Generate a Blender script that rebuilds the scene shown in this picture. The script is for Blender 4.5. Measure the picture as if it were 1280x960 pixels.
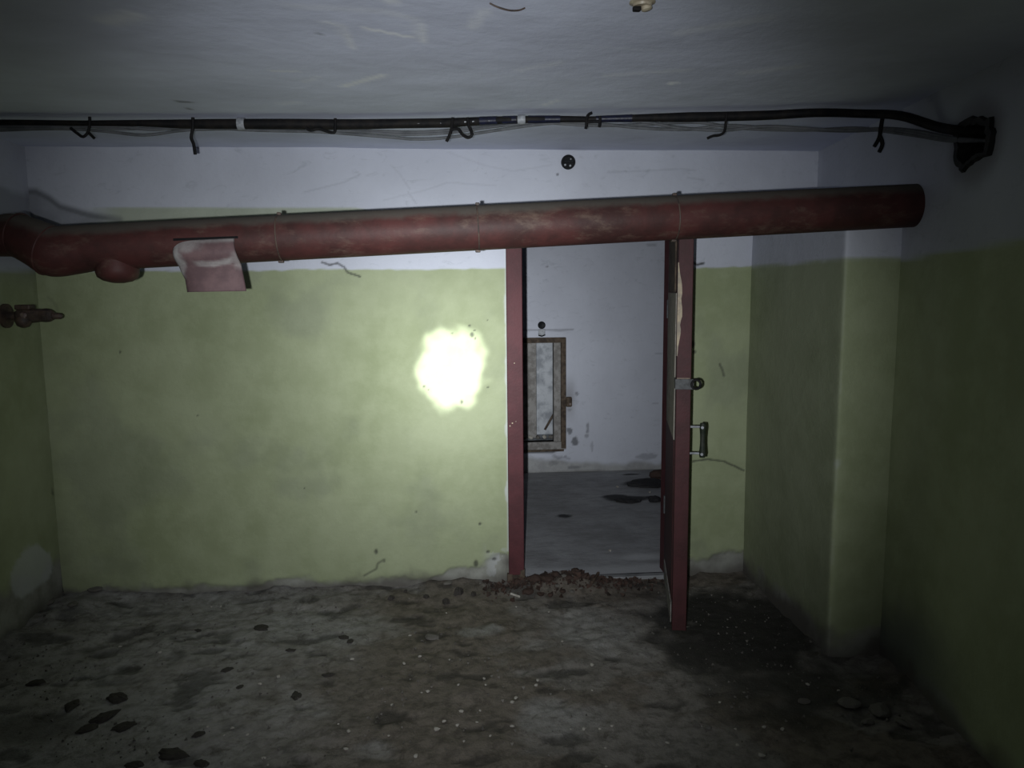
import bpy, bmesh, math, random
import numpy as np
from mathutils import Vector, Matrix

for o in list(bpy.data.objects):
    bpy.data.objects.remove(o, do_unlink=True)
scene = bpy.context.scene
COL = scene.collection

# ------------------------------------------------------------------ camera
CAM = Vector((-0.0297, -4.0947, 1.6567))
AX = Vector((0.99684861, -0.07883181, -0.0088543))
AY = Vector((0.01843875, 0.12169793, 0.9923959))
AZ = Vector((0.07715481, 0.98943174, -0.12276797))      # viewing direction
FPX = 942.3
cam_d = bpy.data.cameras.new('camera')
cam_d.sensor_width = 36.0
cam_d.lens = FPX * 36.0 / 1280.0
cam_d.clip_start = 0.02
cam = bpy.data.objects.new('camera', cam_d)
COL.objects.link(cam)
M = Matrix((AX, AY, -AZ)).transposed().to_4x4()
M.translation = CAM
cam.matrix_world = M
scene.camera = cam

# ------------------------------------------------------------------ world: a cellar without windows
world = bpy.data.worlds.new('cellar_dark')
scene.world = world
world.use_nodes = True
world.node_tree.nodes['Background'].inputs[0].default_value = (0.5, 0.6, 0.7, 1)
world.node_tree.nodes['Background'].inputs[1].default_value = 0.0

# ------------------------------------------------------------------ hand torch held just left of the camera
TORCH = Vector((-0.10, -4.10, 1.63))
AIM = Vector((-0.033, 0.0, 1.242))
TORCH_POWER = 1180.0
ld = bpy.data.lights.new('hand_torch', 'SPOT')
ld.energy = TORCH_POWER
ld.spot_size = math.radians(150)
ld.spot_blend = 0.4
ld.shadow_soft_size = 0.012
ld.color = (0.93, 0.97, 1.0)
torch = bpy.data.objects.new('hand_torch', ld)
COL.objects.link(torch)
torch.location = TORCH
torch.rotation_euler = (AIM - TORCH).to_track_quat('-Z', 'Y').to_euler()
ld.use_nodes = True
lt = ld.node_tree


def lnode(t, **kw):
    n = lt.nodes.new(t)
    for k, v in kw.items():
        setattr(n, k, v)
    return n


def lmath(op, a, b=None):
    n = lnode('ShaderNodeMath', operation=op)
    for i, v in enumerate((a, b)):
        if v is None:
            continue
        if isinstance(v, (int, float)):
            n.inputs[i].default_value = v
        else:
            lt.links.new(v, n.inputs[i])
    return n.outputs[0]


# beam profile of the torch (as an IES file would give it): intensity over tan(angle off axis)
tc = lnode('ShaderNodeTexCoord')
sep = lnode('ShaderNodeSeparateXYZ')
lt.links.new(tc.outputs['Normal'], sep.inputs[0])
az = lmath('ABSOLUTE', sep.outputs[2])
tx = lmath('DIVIDE', sep.outputs[0], az)
ty = lmath('DIVIDE', sep.outputs[1], az)
sx = lmath('SUBTRACT', tx, 0.015)       # the wide spill of the reflector sits a little off the hot core
sy = lmath('SUBTRACT', ty, 0.005)
rr = lmath('SQRT', lmath('ADD', lmath('MULTIPLY', sx, sx), lmath('MULTIPLY', sy, sy)))
ramp = lnode('ShaderNodeValToRGB')
ramp.color_ramp.interpolation = 'B_SPLINE'
PROFILE = [(0.0, 1.10), (0.05, 1.06), (0.12, 0.74), (0.20, 0.465), (0.28, 0.295), (0.36, 0.215), (0.44, 0.168),
           (0.54, 0.092), (0.62, 0.030), (0.70, 0.009), (0.80, 0.004), (1.0, 0.002)]
els = ramp.color_ramp.elements
while len(els) < len(PROFILE):
    els.new(0.5)
for e, (p, v) in zip(els, PROFILE):
    e.position = p
    e.color = (v, v, v, 1)
lt.links.new(rr, ramp.inputs[0])
# lumpy hot core of the beam
comb = lnode('ShaderNodeCombineXYZ')
lt.links.new(tx, comb.inputs[0])
lt.links.new(ty, comb.inputs[1])
nz = lnode('ShaderNodeTexNoise')
nz.inputs['Scale'].default_value = 34.0
nz.inputs['Detail'].default_value = 1.5
lt.links.new(comb.outputs[0], nz.inputs['Vector'])
ry = lmath('MULTIPLY', ty, 0.88)
rcore = lmath('SQRT', lmath('ADD', lmath('MULTIPLY', tx, tx), lmath('MULTIPLY', ry, ry)))
rc2 = lmath('ADD', rcore, lmath('MULTIPLY', lmath('SUBTRACT', nz.outputs[0], 0.5), 0.036))
core = lnode('ShaderNodeMapRange', interpolation_type='SMOOTHSTEP')
core.inputs['From Min'].default_value = 0.035
core.inputs['From Max'].default_value = 0.053
core.inputs['To Min'].default_value = 1.7
core.inputs['To Max'].default_value = 0.0
lt.links.new(rc2, core.inputs['Value'])
tot = lmath('ADD', ramp.outputs[0], core.outputs[0])
em = lt.nodes['Emission']
lt.links.new(tot, em.inputs['Strength'])

vs = scene.view_settings
vs.view_transform = 'Standard'
vs.look = 'None'
vs.exposure = 0.0
vs.gamma = 1.0
vs.use_curve_mapping = False

# ================================================================== helpers
rng = random.Random(7)


def ray(px, py):
    return AZ * FPX + AX * (px - 640) + AY * (480 - py)


def at_y(px, py, Y):
    d = ray(px, py)
    return CAM + d * ((Y - CAM.y) / d.y)


def at_z(px, py, Z):
    d = ray(px, py)
    return CAM + d * ((Z - CAM.z) / d.z)


def right_x(Y):
    return 1.98 + 0.1128 * Y


def at_right(px, py):
    d = ray(px, py)
    n = Vector((1, -0.1128, 0))
    return CAM + d * ((Vector((1.98, 0, 0)) - CAM).dot(n) / d.dot(n))


def at_left(px, py):
    d = ray(px, py)
    return CAM + d * ((-2.16 - CAM.x) / d.x)


def vnoise(x, y, seed=0):
    x = np.asarray(x, float); y = np.asarray(y, float)
    xi = np.floor(x).astype(np.int64); yi = np.floor(y).astype(np.int64)
    xf = x - xi; yf = y - yi
    u = xf * xf * (3 - 2 * xf); v = yf * yf * (3 - 2 * yf)

    def h(a, b):
        n = (a * 374761393 + b * 668265263 + seed * 1442695041) & 0xFFFFFFFF
        n = ((n ^ (n >> 13)) * 1274126177) & 0xFFFFFFFF
        n = (n ^ (n >> 16)) & 0xFFFF
        return n / 65535.0
    return (h(xi, yi) * (1 - u) + h(xi + 1, yi) * u) * (1 - v) + (h(xi, yi + 1) * (1 - u) + h(xi + 1, yi + 1) * u) * v


def fbm(x, y, seed=0, oct=4):
    a = 0.5; s = 0.0; t = 0.0
    for k in range(oct):
        s = s + a * vnoise(x * 2 ** k, y * 2 ** k, seed + 17 * k); t += a; a *= 0.5
    return s / t


def sstep(a, b, x):
    t = np.clip((x - a) / (b - a), 0, 1)
    return t * t * (3 - 2 * t)


def seg_dist(X, Y, pts):
    d = np.full(np.shape(X), 9.0)
    for (ax, ay), (bx, by) in zip(pts[:-1], pts[1:]):
        vx, vy = bx - ax, by - ay
        L = vx * vx + vy * vy + 1e-12
        t = np.clip(((X - ax) * vx + (Y - ay) * vy) / L, 0, 1)
        d = np.minimum(d, np.hypot(X - ax - t * vx, Y - ay - t * vy))
    return d


def link(o, parent=None):
    COL.objects.link(o)
    if parent is not None:
        o.parent = parent
    return o


def tag(o, label=None, cat=None, group=None, kind=None):
    if label: o['label'] = label
    if cat: o['category'] = cat
    if group: o['group'] = group
    if kind: o['kind'] = kind
    return o


def empty(name, loc=(0, 0, 0)):
    o = bpy.data.objects.new(name, None)
    o.empty_display_size = 0.1
    o.location = loc
    return link(o)


def obj_from(name, verts, faces, material, parent=None, smooth=False, local=True):
    me = bpy.data.meshes.new(name)
    if parent is not None and local:
        off = parent.matrix_world.translation if False else PLOC.get(parent.name, Vector((0, 0, 0)))
        verts = [(v[0] - off[0], v[1] - off[1], v[2] - off[2]) for v in verts]
    me.from_pydata([tuple(v) for v in verts], [], faces)
    me.materials.append(material)
    if smooth:
        me.polygons.foreach_set('use_smooth', [True] * len(me.polygons))
    me.update()
    o = bpy.data.objects.new(name, me)
    return link(o, parent)


PLOC = {}           # world position of the empties that parent parts (parts are given in world coordinates)


def thing(name, loc, label=None, cat=None, group=None, kind=None):
    o = empty(name, loc)
    PLOC[o.name] = Vector(loc)
    return tag(o, label, cat, group, kind)


def sub(parent_part, o):
    """make o a sub-part of a mesh part which itself sits at its thing's origin"""
    o.parent = parent_part
    return o


class MB:
    def __init__(s):
        s.v = []; s.f = []

    def add(s, v, f):
        b = len(s.v)
        s.v += [tuple(q) for q in v]
        s.f += [tuple(i + b for i in q) for q in f]
        return s

    def box(s, lo, hi, bev=0.0, mat=None):
        bm = bmesh.new()
        bmesh.ops.create_cube(bm, size=1)
        for v in bm.verts:
            v.co = Vector(((lo[0] + hi[0]) / 2 + v.co.x * (hi[0] - lo[0]), (lo[1] + hi[1]) / 2 + v.co.y * (hi[1] - lo[1]),
                           (lo[2] + hi[2]) / 2 + v.co.z * (hi[2] - lo[2])))
        if bev > 0:
            bmesh.ops.bevel(bm, geom=list(bm.edges), offset=bev, segments=2, affect='EDGES', profile=0.5)
        if mat is not None:
            bm.transform(mat)
        return s.bm(bm)

    def bm(s, bm):
        bm.verts.index_update()
        s.add([v.co.copy() for v in bm.verts], [[v.index for v in f.verts] for f in bm.faces])
        bm.free()
        return s

    def tube(s, pts, rad, n=10, caps=True, smooth=0):
        pts = [Vector(p) for p in pts]
        rads = list(rad) if hasattr(rad, '__len__') else [rad] * len(pts)
        if smooth:
            pts, rads = catmull(pts, rads, smooth)
        b = len(s.v)
        t0 = (pts[1] - pts[0]).normalized()
        up = Vector((0, 0, 1)) if abs(t0.z) < 0.9 else Vector((1, 0, 0))
        nrm = (up - t0 * up.dot(t0)).normalized()
        for i, p in enumerate(pts):
            t = (pts[min(i + 1, len(pts) - 1)] - pts[max(i - 1, 0)])
            t = t.normalized() if t.length > 1e-9 else t0
            nrm = nrm - t * nrm.dot(t)
            nrm = nrm.normalized() if nrm.length > 1e-6 else t.orthogonal().normalized()
            bi = t.cross(nrm)
            for k in range(n):
                a = 2 * math.pi * k / n
                s.v.append(tuple(p + (nrm * math.cos(a) + bi * math.sin(a)) * rads[i]))
        for i in range(len(pts) - 1):
            for k in range(n):
                s.f.append((b + i * n + k, b + i * n + (k + 1) % n, b + (i + 1) * n + (k + 1) % n, b + (i + 1) * n + k))
        if caps:
            s.f.append(tuple(b + k for k in range(n))[::-1])
            s.f.append(tuple(b + (len(pts) - 1) * n + k for k in range(n)))
        return s

    def lathe(s, p0, axis, prof, n=20):
        """profile list of (distance along axis, radius)"""
        axis = Vector(axis).normalized()
        a = axis.orthogonal().normalized()
        c = axis.cross(a)
        b = len(s.v)
        for d, r in prof:
            for k in range(n):
                t = 2 * math.pi * k / n
                s.v.append(tuple(Vector(p0) + axis * d + (a * math.cos(t) + c * math.sin(t)) * r))
        for i in range(len(prof) - 1):
            for k in range(n):
                s.f.append((b + i * n + k, b + i * n + (k + 1) % n, b + (i + 1) * n + (k + 1) % n, b + (i + 1) * n + k))
        s.f.append(tuple(b + k for k in range(n))[::-1])
        s.f.append(tuple(b + (len(prof) - 1) * n + k for k in range(n)))
        return s

    def build(s, name, material, parent=None, smooth=False):
        o = obj_from(name, s.v, s.f, material, parent, smooth)
        if smooth:
            m = o.data
            m.set_sharp_from_angle(angle=math.radians(40))
        return o


def catmull(pts, rads, k):
    P = [pts[0]] + pts + [pts[-1]]
    Rr = [rads[0]] + rads + [rads[-1]]
    op, orr = [], []
    for i in range(1, len(P) - 2):
        for j in range(k):
            t = j / k
            a, b, c, d = P[i - 1], P[i], P[i + 1], P[i + 2]
            op.append(0.5 * ((2 * b) + (c - a) * t + (2 * a - 5 * b + 4 * c - d) * t * t + (3 * b - a - 3 * c + d) * t ** 3))
            orr.append(Rr[i] * (1 - t) + Rr[i + 1] * t)
    op.append(pts[-1]); orr.append(rads[-1])
    return op, orr


def grid_surface(name, U, V, posfn, material, attrs, keep=None, parent=None, extra=None):
    """mesh grid over arrays U, V. posfn(u, v) -> (x, y, z); attrs name -> array"""
    uu, vv = np.meshgrid(U, V, indexing='ij')
    x, y, z = posfn(uu, vv)
    nu, nv = len(U), len(V)
    co = np.stack([x, y, z], -1).reshape(-1, 3)
    idx = np.arange(nu * nv).reshape(nu, nv)
    q = np.stack([idx[:-1, :-1], idx[1:, :-1], idx[1:, 1:], idx[:-1, 1:]], -1)
    if keep is not None:
        uc = (uu[:-1, :-1] + uu[1:, 1:]) / 2; vc = (vv[:-1, :-1] + vv[1:, 1:]) / 2
        q = q[keep(uc, vc)]
    q = q.reshape(-1, 4)
    faces = q.tolist()
    verts = co
    ne = 0
    if extra:
        ev, ef = extra
        ne = len(ev)
        b = len(co)
        verts = np.concatenate([co, np.array(ev, float)])
        faces = faces + [tuple(i + b for i in f) for f in ef]
    me = bpy.data.meshes.new(name)
    me.from_pydata(verts.tolist(), [], faces)
    me.materials.append(material)
    for k, arr in attrs.items():
        a = me.attributes.new(k, 'FLOAT', 'POINT')
        a.data.foreach_set('value', np.concatenate([np.asarray(arr, np.float32).reshape(-1), np.zeros(ne, np.float32)]))
    me.polygons.foreach_set('use_smooth', [True] * (len(q)) + [False] * (len(faces) - len(q)))
    me.update()
    o = bpy.data.objects.new(name, me)
    return link(o, parent)


# ------------------------------------------------------------------ materials
class NT:
    def __init__(s, name, rough=0.85, spec=0.3):
        s.m = bpy.data.materials.new(name)
        s.m.use_nodes = True
        s.t = s.m.node_tree
        s.b = s.t.nodes['Principled BSDF']
        s.b.inputs['Roughness'].default_value = rough
        s.b.inputs['Specular IOR Level'].default_value = spec
        s.tc = s.n('ShaderNodeTexCoord')
        s.obj = s.tc.outputs['Object']

    def n(s, t, **kw):
        n = s.t.nodes.new(t)
        for k, v in kw.items():
            setattr(n, k, v)
        return n

    def l(s, a, b):
        s.t.links.new(a, b)

    def put(s, v, sock):
        if isinstance(v, (int, float)):
            sock.default_value = v
        elif isinstance(v, tuple):
            sock.default_value = (*v, 1) if len(v) == 3 and sock.type == 'RGBA' else v
        else:
            s.l(v, sock)

    def noise(s, scale, detail=4, rough=0.6, vec=None, dist=0.0, stretch=None):
        n = s.n('ShaderNodeTexNoise')
        n.inputs['Scale'].default_value = scale
        n.inputs['Detail'].default_value = detail
        n.inputs['Roughness'].default_value = rough
        n.inputs['Distortion'].default_value = dist
        v = vec or s.obj
        if stretch:
            mp = s.n('ShaderNodeMapping')
            mp.inputs['Scale'].default_value = stretch
            s.l(v, mp.inputs[0]); v = mp.outputs[0]
        s.l(v, n.inputs['Vector'])
        return n.outputs[0]

    def rng(s, v, a, b, c=0.0, d=1.0):
        n = s.n('ShaderNodeMapRange', interpolation_type='SMOOTHSTEP')
        s.put(v, n.inputs['Value'])
        for k, q in zip(('From Min', 'From Max', 'To Min', 'To Max'), (a, b, c, d)):
            n.inputs[k].default_value = q
        return n.outputs[0]

    def math(s, op, a, b=0.0):
        n = s.n('ShaderNodeMath', operation=op)
        s.put(a, n.inputs[0]); s.put(b, n.inputs[1])
        return n.outputs[0]

    def mix(s, fac, a, b):
        n = s.n('ShaderNodeMix', data_type='RGBA')
        s.put(fac, n.inputs['Factor'])
        s.put(a, n.inputs[6]); s.put(b, n.inputs[7])
        return n.outputs[2]

    def attr(s, name):
        n = s.n('ShaderNodeAttribute', attribute_name=name)
        return n.outputs['Fac']

    def col(s, c):
        s.put(c, s.b.inputs['Base Color']); return s

    def bump(s, h, strength=0.3, dist=0.01):
        n = s.n('ShaderNodeBump')
        n.inputs['Strength'].default_value = strength
        n.inputs['Distance'].default_value = dist
        s.l(h, n.inputs['Height']); s.l(n.outputs[0], s.b.inputs['Normal'])
        return s


GREEN_A = (0.325, 0.36, 0.225); GREEN_B = (0.25, 0.285, 0.16)
WHITE_A = (0.51, 0.53, 0.60); WHITE_B = (0.415, 0.43, 0.49)
PLASTER = (0.29, 0.29, 0.27)


def wall_material(name):
    m = NT(name, 0.75, 0.35)
    big = m.rng(m.noise(1.6, 5, 0.6), 0.32, 0.68)
    mid = m.rng(m.noise(7.0, 5, 0.65), 0.38, 0.68)
    fine = m.noise(60, 3, 0.6)
    green = m.mix(big, GREEN_A, GREEN_B)
    green = m.mix(m.math('MULTIPLY', mid, 0.35), green, (0.37, 0.41, 0.26))
    white = m.mix(m.math('MULTIPLY', big, 0.55), WHITE_A, WHITE_B)
    streak = m.rng(m.noise(9, 4, 0.7, dist=1.2, stretch=(1, 1, 2.2)), 0.56, 0.72)
    white = m.mix(m.math('MULTIPLY', streak, 0.42), white, (0.33, 0.35, 0.39))
    c = m.mix(m.attr('green'), white, green)
    c = m.mix(m.attr('plaster'), c, m.mix(mid, PLASTER, (0.19, 0.185, 0.17)))
    c = m.mix(m.attr('chalk'), c, (0.50, 0.52, 0.54))
    c = m.mix(m.attr('stain_and_tone'), c, (0.10, 0.105, 0.115))
    c = m.mix(m.attr('soil'), c, (0.095, 0.087, 0.077))
    c = m.mix(m.attr('crack'), c, (0.03, 0.03, 0.028))
    m.col(c)
    h = m.math('ADD', m.math('MULTIPLY', mid, 0.7), m.math('MULTIPLY', fine, 0.35))
    m.bump(h, 0.28, 0.008)
    return m.m


def simple(name, a, b, scale=14, rough=0.7, spec=0.3, lo=0.4, hi=0.62, bump=0.2, bdist=0.003, metal=0.0):
    m = NT(name, rough, spec)
    f = m.rng(m.noise(scale, 5, 0.65), lo, hi)
    m.col(m.mix(f, a, b))
    if bump:
        m.bump(m.noise(scale * 4, 4, 0.6), bump, bdist)
    m.b.inputs['Metallic'].default_value = metal
    return m.m


M_WALL = wall_material('painted_plaster')


def ceiling_material():
    m = NT('ceiling_whitewash', 0.8, 0.3)
    big = m.rng(m.noise(1.1, 5, 0.6, stretch=(1, 1.6, 1)), 0.3, 0.7)
    st = m.rng(m.noise(3.2, 5, 0.7, dist=1.6, stretch=(0.6, 2.6, 1)), 0.57, 0.75)
    c = m.mix(big, (0.71, 0.75, 0.90), (0.56, 0.59, 0.71))
    c = m.mix(m.math('MULTIPLY', st, 0.25), c, (0.72, 0.76, 0.82))
    c = m.mix(m.attr('scrape'), c, (0.90, 0.92, 0.95))
    c = m.mix(m.attr('mark'), c, (0.05, 0.05, 0.05))
    m.col(c)
    m.bump(m.noise(7, 5, 0.65), 0.35, 0.012)
    return m.m


def floor_material():
    m = NT('dirty_concrete', 0.85, 0.25)
    n1 = m.rng(m.noise(3.0, 6, 0.7), 0.36, 0.66)
    n2 = m.rng(m.noise(17, 5, 0.7), 0.40, 0.66)
    conc = m.mix(n2, (0.30, 0.295, 0.288), (0.185, 0.18, 0.172))
    earth = m.mix(n2, (0.16, 0.138, 0.115), (0.085, 0.074, 0.062))
    c = m.mix(m.attr('earth'), conc, earth)
    c = m.mix(m.math('MULTIPLY', n1, 0.35), c, (0.15, 0.13, 0.11))
    fl_ = m.rng(m.noise(11, 7, 0.75, dist=0.6), 0.53, 0.66)
    c = m.mix(m.math('MULTIPLY', fl_, 0.6), c, (0.055, 0.045, 0.036))
    c = m.mix(m.attr('wet_and_shade'), c, (0.024, 0.023, 0.021))
    spk = m.rng(m.noise(75, 2, 0.5), 0.70, 0.76)
    c = m.mix(m.math('MULTIPLY', spk, 0.3), c, (0.30, 0.28, 0.25))
    m.col(c)
    m.b.inputs['Roughness'].default_value = 0.8
    m.bump(m.math('ADD', m.noise(28, 5, 0.7), m.math('MULTIPLY', m.noise(110, 3, 0.6), 0.4)), 0.6, 0.012)
    return m.m


def paint_material(name, red, dark, chip=(0.36, 0.27, 0.20), dust=(0.13, 0.125, 0.11), dustamt=0.85, chips=(0.60, 0.68), scale=11):
    """oil paint on metal or wood: worn patches, dust settled on faces that look up"""
    m = NT(name, 0.62, 0.2)
    f = m.rng(m.noise(scale * 0.5, 5, 0.65), 0.35, 0.65)
    c = m.mix(f, red, dark)
    w = m.rng(m.noise(scale, 6, 0.72, stretch=(0.45, 1, 1)), *chips)
    c = m.mix(m.math('MULTIPLY', w, 0.8), c, chip)
    g = m.n('ShaderNodeNewGeometry')
    sp = m.n('ShaderNodeSeparateXYZ')
    m.l(g.outputs['Normal'], sp.inputs[0])
    up = m.math('ADD', sp.outputs[2], m.math('MULTIPLY', m.math('SUBTRACT', m.noise(9, 4, 0.7), 0.5), 0.5))
    d = m.rng(up, 0.40, 0.78)
    d = m.math('MULTIPLY', d, dustamt)
    c = m.mix(d, c, dust)
    m.col(c)
    m.l(m.rng(d, 0, 1, 0.58, 0.95), m.b.inputs['Roughness'])
    m.bump(m.noise(scale * 5, 4, 0.6), 0.25, 0.004)
    return m.m


M_CEIL = ceiling_material()
M_FLOOR = floor_material()
M_PIPE = paint_material('red_oxide_pipe_paint', (0.064, 0.022, 0.020), (0.036, 0.016, 0.0145), chip=(0.115, 0.078, 0.060), dust=(0.072, 0.066, 0.056), chips=(0.50, 0.74))
M_DOOR = paint_material('maroon_door_paint', (0.085, 0.026, 0.030), (0.064, 0.021, 0.024), chips=(0.72, 0.76), dustamt=0.5, scale=16)
M_LEAF = paint_material('dark_maroon_leaf_paint', (0.062, 0.021, 0.023), (0.045, 0.017, 0.018), chips=(0.72, 0.76), dustamt=0.5, scale=16)
M_RUST = simple('rusty_iron', (0.075, 0.05, 0.038), (0.035, 0.026, 0.022), 30, 0.6, 0.4)
M_SEAM = simple('pale_weld_bead', (0.17, 0.13, 0.115), (0.06, 0.03, 0.027), 40, 0.5, 0.5)
M_BLACK = simple('black_rubber_sheath', (0.008, 0.008, 0.009), (0.016, 0.014, 0.013), 20, 0.6, 0.12)
M_TAR = simple('black_wire', (0.008, 0.008, 0.009), (0.012, 0.011, 0.011), 30, 0.6, 0.12)
M_BLUE = simple('dark_blue_tape', (0.011, 0.013, 0.034), (0.008, 0.009, 0.019), 40, 0.4, 0.3)
M_FOIL = simple('bright_foil', (0.45, 0.46, 0.48), (0.2, 0.2, 0.21), 60, 0.25, 0.6, metal=0.6)
M_CLIP = simple('pale_metal_clip', (0.32, 0.335, 0.36), (0.20, 0.21, 0.225), 40, 0.5, 0.5)
M_GREYC = simple('grey_wire_sheath', (0.125, 0.13, 0.14), (0.085, 0.09, 0.097), 12, 0.7, 0.3)
M_WOODDK = simple('dark_old_wood', (0.10, 0.075, 0.055), (0.045, 0.034, 0.027), 22, 0.8, 0.2)
M_WOODGR = simple('grey_old_wood', (0.27, 0.26, 0.25), (0.17, 0.16, 0.15), 16, 0.85, 0.2)
M_BEIGE = simple('bare_beige_wood', (0.40, 0.33, 0.24), (0.27, 0.235, 0.19), 18, 0.8, 0.2)
M_GREYWD = simple('bare_grey_wood', (0.27, 0.25, 0.22), (0.19, 0.175, 0.155), 18, 0.85, 0.2)
M_STEEL = simple('dull_steel', (0.085, 0.088, 0.092), (0.045, 0.046, 0.048), 30, 0.6, 0.25)
M_HANDLE = simple('dark_green_black_enamel', (0.016, 0.022, 0.014), (0.032, 0.036, 0.028), 30, 0.55, 0.2)
M_BAKE = simple('black_bakelite', (0.008, 0.009, 0.010), (0.013, 0.014, 0.016), 30, 0.55, 0.12)
M_CONC = simple('grey_concrete', (0.25, 0.255, 0.265), (0.17, 0.172, 0.178), 6, 0.85, 0.2, bdist=0.01, bump=0.4)
M_CRUMB = simple('pale_plaster_crumb', (0.42, 0.40, 0.36), (0.28, 0.26, 0.23), 30, 0.85, 0.2)
M_CRUMBG = simple('grey_plaster_crumb', (0.16, 0.15, 0.135), (0.10, 0.093, 0.083), 30, 0.85, 0.2)
M_BRICK = simple('dirty_brick', (0.075, 0.047, 0.038), (0.040, 0.031, 0.027), 18, 0.9, 0.15)
M_SOIL = simple('black_soil', (0.050, 0.044, 0.038), (0.026, 0.023, 0.021), 25, 0.8, 0.3)
M_RAG = simple('black_rag', (0.014, 0.014, 0.016), (0.028, 0.027, 0.028), 14, 0.75, 0.3)
M_CERAM = simple('yellowed_ceramic', (0.42, 0.37, 0.27), (0.30, 0.25, 0.18), 25, 0.45, 0.5)

# ================================================================== the room
H = 2.40
XL = -2.16
YF = -6.2                               # wall behind the photographer
PX0, PX1, PY = 1.6229, right_x(-1.0), -1.0     # corner pier: left face, where it meets the right wall, front face
PZ = 2.06                               # pier ends behind the pipe
G = 1.776                               # top of the green dado
OX0, OX1, OZ = 0.262, 1.245, 2.05        # rough opening of the doorway
WT = 0.24                               # thickness of the dividing wall


def axis(a, b, step, marks=()):
    pts = sorted(set([a, b] + [q for q in marks if a < q < b]))
    out = []
    for p, q in zip(pts[:-1], pts[1:]):
        n = max(1, int(round((q - p) / step)))
        out += list(np.linspace(p, q, n + 1)[:-1])
    out.append(b)
    return np.array(out)


def zeros_like(a, names):
    return {k: np.zeros(a.shape) for k in names}


NAMES = ('green', 'plaster', 'chalk', 'stain_and_tone', 'soil', 'crack')


def w2(px, py):
    p = at_y(px, py, 0)
    return (p.x, p.z)


# ---- back wall, with the doorway
U = axis(XL - 0.0, 2.05, 0.0068, (OX0, OX1))
V = axis(-0.05, H + 0.03, 0.0068, (OZ,))
uu, vv = np.meshgrid(U, V, indexing='ij')
A = zeros_like(uu, NAMES)
line = G + 0.006 * (fbm(uu * 3, uu * 0, 3) - 0.5) * 2 + 0.004 * (vnoise(uu * 25, uu * 0, 5) - 0.5) * 2
gl = sstep(0.005, -0.005, vv - line)
zt = w2(340, 259)[1] + 0.012 * (fbm(uu * 2.2, uu * 0, 9) - 0.5)
x0, x1 = w2(120, 262)[0], w2(520, 262)[0]
band = sstep(0.006, -0.006, vv - zt + 0.10 * sstep(x1 - 0.35, x1 + 0.05, uu)) * sstep(1.98, 2.0, vv) * sstep(x0 - 0.1, x0 + 0.15, uu)
A['green'] = np.clip(gl + 0.7 * band, 0, 1)
# bare plaster at the foot of the wall and ragged edge along the door frame
nb = fbm(uu * 4.0, vv * 5.0, 21, 5)
foot = 0.055 + 0.16 * np.clip(nb - 0.45, 0, 1) + 0.07 * sstep(-0.6, -0.1, uu) * sstep(-0.05, -0.35, uu * 0) \
    + 0.10 * sstep(0.02, 0.25, uu) * sstep(0.35, 0.25, uu) + 0.05 * sstep(1.2, 1.3, uu)
A['plaster'] = np.clip(sstep(0.02, -0.02, vv - foot - 0.05 * (fbm(uu * 14, vv * 14, 8) - 0.5)), 0, 1) * 0.9
ed = np.where(uu < 0.7, OX0 - uu, uu - OX1)
edw = 0.004 + 0.022 * np.clip(fbm(vv * 9, uu * 0 + 3.3, 31, 4) - 0.42, 0, 1) * 2
A['chalk'] = 0.65 * sstep(0.006, -0.004, ed - edw) * (vv < OZ) * (ed > -0.01) * (vv > 0.2)
A['chalk'] = np.maximum(A['chalk'], 0.4 * sstep(0.10, 0.02, np.abs(uu - 0.2)) * sstep(0.30, 0.16, vv) * (fbm(uu * 12, vv * 12, 71) > 0.52))
# greyer area with a dark upper line on the whitewash above the pipe offset
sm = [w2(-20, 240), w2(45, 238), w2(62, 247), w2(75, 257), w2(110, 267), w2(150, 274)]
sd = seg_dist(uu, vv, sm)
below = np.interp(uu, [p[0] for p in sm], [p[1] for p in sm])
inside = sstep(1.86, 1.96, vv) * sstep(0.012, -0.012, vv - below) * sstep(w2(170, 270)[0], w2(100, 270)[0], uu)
A['stain_and_tone'] = np.clip(0.85 * inside * (0.7 + 0.6 * (fbm(uu * 6, vv * 10, 44) - 0.4)) + 0.45 * sstep(0.025, 0.004, sd), 0, 0.8)
A['stain_and_tone'] = np.maximum(A['stain_and_tone'], 0.20 * sstep(0.52, 0.72, fbm(uu * 2.6, vv * 2.6, 47, 5)) * gl)
# dirt thrown up along the floor
A['soil'] = np.clip(sstep(0.075, -0.01, vv - 0.07 * (fbm(uu * 7, vv * 7, 12, 5) - 0.35) * 2), 0, 1) * 0.85
A['soil'] = np.maximum(A['soil'], 0.8 * sstep(0.05, 0.0, np.hypot((uu - 0.30) * 0.8, vv - 0.13) - 0.05 * fbm(uu * 20, vv * 20, 3)))
# cracks and chips
cr = np.zeros(uu.shape)
wob = 0.004 * (fbm(uu * 30, vv * 30, 91) - 0.5)


def crack(pts, w=0.004, a=1.0):
    global cr
    d = seg_dist(uu + wob, vv + wob, [w2(*p) for p in pts])
    cr = np.maximum(cr, (a if a > 0.5 else a * 0.45) * sstep(w * 1.6, w * 0.4, d))


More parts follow.
